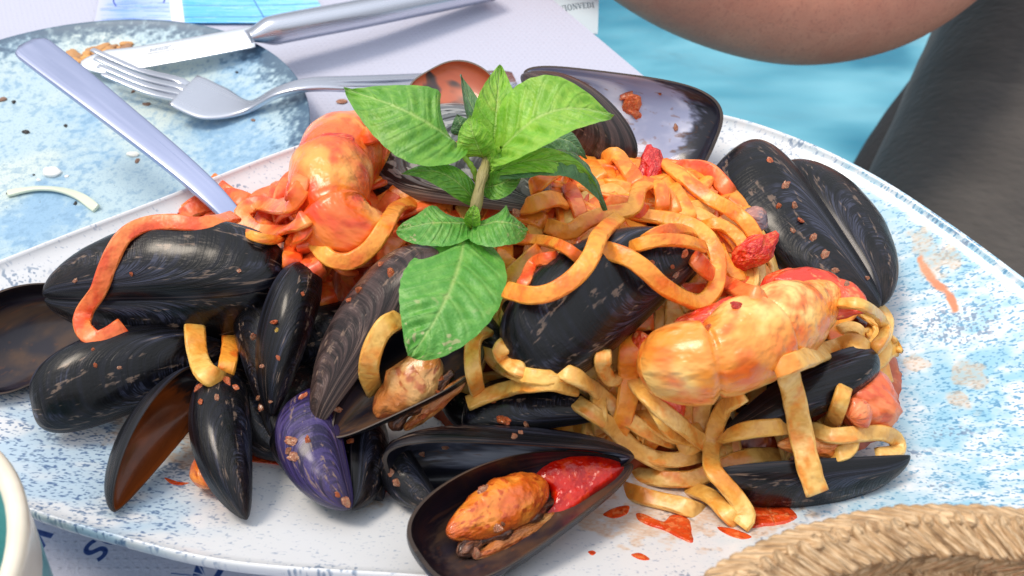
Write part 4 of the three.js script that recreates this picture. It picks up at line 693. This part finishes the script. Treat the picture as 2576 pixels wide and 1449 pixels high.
{ // white sheet with lettering, poking out from under the cover over the edge
  const cv = document.createElement('canvas'); cv.width = 512; cv.height = 512; const c = cv.getContext('2d'); c.fillStyle = 'rgb(214,230,238)'; c.fillRect(0, 0, 512, 512); c.fillStyle = 'rgb(52,84,104)'; c.font = 'bold 84px serif'; c.textAlign = 'center'; c.textBaseline = 'middle'; c.save(); c.translate(285, 235); c.rotate(-0.16); c.fillText('VIONVEDI', 0, 0, 370); c.restore();
  const t = new THREE.CanvasTexture(cv); t.colorSpace = THREE.SRGBColorSpace;
  const q = [[1395, 100], [1505, 68], [1508, -45], [1372, -45]].map(([x, y]) => PLANE(x, y, -0.0016));
  const g = gridGeo(14, 14, (u, v) => { const p = q[0].clone().lerp(q[1], u).lerp(q[3].clone().lerp(q[2], u), v); p.y -= 0.0035 * u * u; return { p, uv: [u, v] }; }), b = g.clone(); b.translate(0, -0.0006, 0);
  top(mesh('', mergeGeometries([g, b]), phys({ map: t, roughness: 0.5, transmission: 0.2, thickness: 0 })), 'lettered_sheet', 'white sheet with dark lettering sticking out past the table edge', 'sheet');
}

// ---------------------------------------------------------------- basket and cup in the foreground
{
  const g = new THREE.Group(), C = V(0.084, 0, 0.219); C.y = -0.004 + 0.004; g.position.copy(C); g.scale.y = 0.94;
  const fibre = tex(512, 512, (u, v) => { const n = fbm(u * 16, v * 16, 2, 4), f = fbm(u * 120 + 4 * n, v * 30, 5, 3); return mixc(mixc([188, 150, 108], [232, 200, 160], sstep(0.3, 0.7, f)), [140, 104, 72], sstep(0.6, 0.8, n) * 0.5); });
  const fb = tex(256, 256, (u, v) => fbm(u * 70, v * 14, 5, 3), false);
  const jute = phys({ map: fibre, roughness: 0.95, bumpMap: fb, bumpScale: 0.0012, sheen: 0.3, sheenColor: new THREE.Color(0.8, 0.65, 0.45), sheenRoughness: 0.6 });
  const R = y => 0.079 + 0.008 * Math.pow(y / 0.075, 1.2);
  const prof = [[0, 0.0005], [0.072, 0.0005], [R(0.006), 0.003]]; for (let i = 1; i <= 10; i++) prof.push([R(i * 0.0072), i * 0.0072]);
  const inn = prof.slice(2).reverse().map(([r, y]) => [r - 0.0055, Math.max(y, 0.005)]); inn.push([0, 0.005]);
  const all = [...prof, ...inn];
  mesh('wall', gridGeo(all.length - 1, 96, (u, v) => { const [r, y] = all[Math.round(u * (all.length - 1))], a = v * 6.2832; return { p: [r * Math.cos(a), y, r * Math.sin(a)], uv: [v * 14, y * 26] }; }, true), jute, g);
  // woven strands: plaited rim and rows of slanted jute stitches on both faces
  const st = (len, rad) => { const gg = new THREE.CapsuleGeometry(rad, len, 2, 6); const p = gg.attributes.position; for (let i = 0; i < p.count; i++) { const y = p.getY(i) / (len / 2 + rad); p.setX(i, p.getX(i) + rad * 0.9 * (y * y)); } gg.computeVertexNormals(); return gg; };
  const r = rng(31), rimG = [], rowG = [];
  const put = (list, gg, a, rad, y, slant, tilt, nrmOut) => { const q = gg.clone(); q.rotateZ(slant + (r() - 0.5) * 0.3); q.rotateX(tilt + (r() - 0.5) * 0.25); q.rotateY(-a + Math.PI / 2 + (nrmOut ? 0 : Math.PI)); q.translate(rad * Math.cos(a), y, rad * Math.sin(a)); const uv = q.attributes.uv, o = r(); for (let i = 0; i < uv.count; i++) uv.setXY(i, uv.getX(i) * 0.3 + o, uv.getY(i) * 0.2 + o * 3); list.push(q); };
  const cap = st(0.0080, 0.0014), cap2 = st(0.0056, 0.0011);
  const NR = 190; for (let i = 0; i < NR; i++) { const a = i / NR * 6.2832; put(rimG, cap, a, R(0.072) - 0.0022 - 0.0026, 0.0752, 0.75, -0.9, false); put(rimG, cap, a + 0.02, R(0.072) - 0.0022 + 0.0026, 0.0752, 0.75, -0.9, true); }
  for (let row = 0; row < 15; row++) for (let i = 0; i < 190; i++) { const y = 0.007 + row * 0.0044, a = (i + row * 0.5) / 190 * 6.2832; put(rowG, cap2, a, R(y) - 0.0058, y + (r() - 0.5) * 0.001, (row % 2 ? 1 : -1) * 0.85, 0, false); if (row % 2 === 0) put(rowG, cap2, a, R(y) + 0.0004, y, 0.85, 0, true); }
  const rim = mesh('braided_rim', mergeGeometries(rimG), jute, g); const rows = mesh('woven_stitches', mergeGeometries(rowG), jute, g); rows.userData.kind = 'stuff'; rim.userData.kind = 'stuff';
  // loose fibres
  const fz = []; for (let i = 0; i < 500; i++) { const a = -Math.PI / 2 + (r() - 0.5) * 3, y = 0.02 + r() * 0.058, q = new THREE.CylinderGeometry(0.00012, 0.00008, 0.004 + r() * 0.005, 4); q.rotateX((r() - 0.5) * 2.6); q.rotateZ((r() - 0.5) * 2.6); const rr = y > 0.072 ? R(0.072) - 0.002 : R(y) - 0.0075; q.translate(rr * Math.cos(a), y, rr * Math.sin(a)); fz.push(q); }
  const fzo = mesh('loose_fibres', mergeGeometries(fz), jute, g); fzo.userData.kind = 'stuff';
  top(g, 'woven_basket', 'beige braided jute basket standing in front of the platter', 'basket');
  const A = PLANE(2290, 1500, 0.050), B = PLANE(2760, 1475, 0.050);
  top(mesh('', blob(A, B, t => 0.013 * Math.sin(Math.PI * clamp(t * 0.94 + 0.03)) + 0.002, { n: [0, 0.7, 0.7], flat: 0.8, noise: 0.12, seed: 3 }), wet(foodTex([236, 120, 78], [222, 86, 46], [240, 160, 120], 51), { roughness: 0.5, clearcoat: 0.1 })), 'bread_roll', 'orange red rounded piece lying inside the woven basket', 'food');
}
{
  const prof = [[0, 0.002], [0.024, 0.002], [0.027, 0.0005], [0.0285, 0.002], [0.0300, 0.012], [0.0345, 0.035], [0.0375, 0.055], [0.0392, 0.066], [0.0398, 0.0685], [0.0395, 0.0700], [0.0382, 0.0708], [0.0366, 0.0704], [0.0358, 0.0690], [0.0348, 0.062], [0.032, 0.04], [0.028, 0.012], [0.020, 0.006], [0, 0.005]];
  const creamM = phys({ map: tex(256, 256, (u, v) => mixc([226, 214, 192], [240, 232, 216], fbm(u * 14, v * 14, 2, 4))), roughness: 0.3, clearcoat: 0.4 }), tealM = phys({ map: tex(256, 256, (u, v) => mixc([84, 166, 168], [140, 200, 196], fbm(u * 10, v * 10, 4, 4))), roughness: 0.28, clearcoat: 0.4 });
  const part = (a, b) => gridGeo(b - a, 72, (u, v) => { const [r, y] = prof[a + Math.round(u * (b - a))], t = v * 6.2832; return { p: [r * Math.cos(t), y, r * Math.sin(t)], uv: [v * 3, y * 20] }; }, true);
  const g = new THREE.Group(); g.position.set(-0.130, 0, 0.147); mesh('outer_wall', part(0, 6), tealM, g); mesh('rim', part(6, 12), creamM, g); mesh('inner_wall', part(12, 17), tealM, g);
  top(g, 'cup', 'glazed cup with cream rim and teal inside, beside the platter end', 'cup');
}

// ---------------------------------------------------------------- person beyond the table
{
  const g = new THREE.Group(), D = 0.50, O = DEPTH(2050, 0, D); g.position.copy(O); const at = (x, y, z) => DEPTH(x, y, z).sub(O);
  const skin = phys({ map: tex(512, 512, (u, v) => { const n = fbm(u * 8, v * 8, 3, 4), f = fbm(u * 120, v * 120, 5, 2); return mixc(mixc([232, 154, 124], [216, 130, 104], n), [190, 108, 88], sstep(0.6, 0.8, f) * 0.4); }), roughness: 0.55, bumpMap: fleshBump, bumpScale: 0.0004 });
  const cloth = tex(512, 512, (u, v, i, j) => { const n = fbm(u * 10, v * 10, 6, 4), w = ((i >> 1) + (j >> 1)) % 2; return mixc(mixc([72, 68, 66], [98, 92, 88], n), [58, 56, 56], w * 0.4); }), clothB = tex(256, 256, (u, v) => fbm(u * 60, v * 60, 3, 3) * 0.5 + 0.5 * fbm(u * 6, v * 4, 8, 3), false);
  const fabric = phys({ map: cloth, roughness: 0.95, bumpMap: clothB, bumpScale: 0.002, sheen: 0.4, sheenColor: new THREE.Color(0.5, 0.5, 0.55) });
  const limb = (name, pts, rf, m, fold = 0) => { const c = new THREE.CatmullRomCurve3(pts); return mesh(name, gridGeo(60, 48, (a, b) => { const p = c.getPoint(a), T = c.getTangent(a), N = V(0.2, 1, 0.1).cross(T).normalize(), B = T.clone().cross(N), th = b * 6.2832, r = rf(a) * (1 + fold * (fbm(a * 5 + Math.cos(th), Math.sin(th) * 2, 3, 3) - 0.5)) * Math.sqrt(Math.max(0.02, 1 - Math.pow(2 * a - 1, 20))); return { p: p.addScaledVector(N, r * Math.cos(th)).addScaledVector(B, r * Math.sin(th)), uv: [a * 4, b * 2] }; }, true), m, g); };
  // forearm, elbow and upper arm as one surface
  limb('arm', [at(1180, -560, 0.44), at(1560, -240, 0.47), at(1800, -95, 0.49), at(2020, -38, 0.50), at(2200, -75, 0.51), at(2420, -260, 0.54), at(2640, -640, 0.60)], a => mix(0.034, 0.046, sstep(0.0, 0.55, a)) + 0.003 * Math.sin(a * 9), skin);
  limb('trouser_leg', [at(3100, -560, 0.72), at(2760, 30, 0.66), at(2600, 430, 0.62), at(2420, 900, 0.60), at(2300, 1300, 0.60)], () => 0.098, fabric, 0.12);
  limb('trouser_leg', [at(3020, -460, 0.90), at(2720, 0, 0.84), at(2500, 320, 0.80), at(2310, 620, 0.78), at(2120, 1000, 0.78)], () => 0.082, phys({ map: cloth, color: 0x8a8f9e, roughness: 0.95, bumpMap: clothB, bumpScale: 0.002 }), 0.10);
  top(g, 'person', 'person in dark grey trousers with a bare bent arm, seated beyond the table edge', 'person');
}

renderer.render(scene, camera);
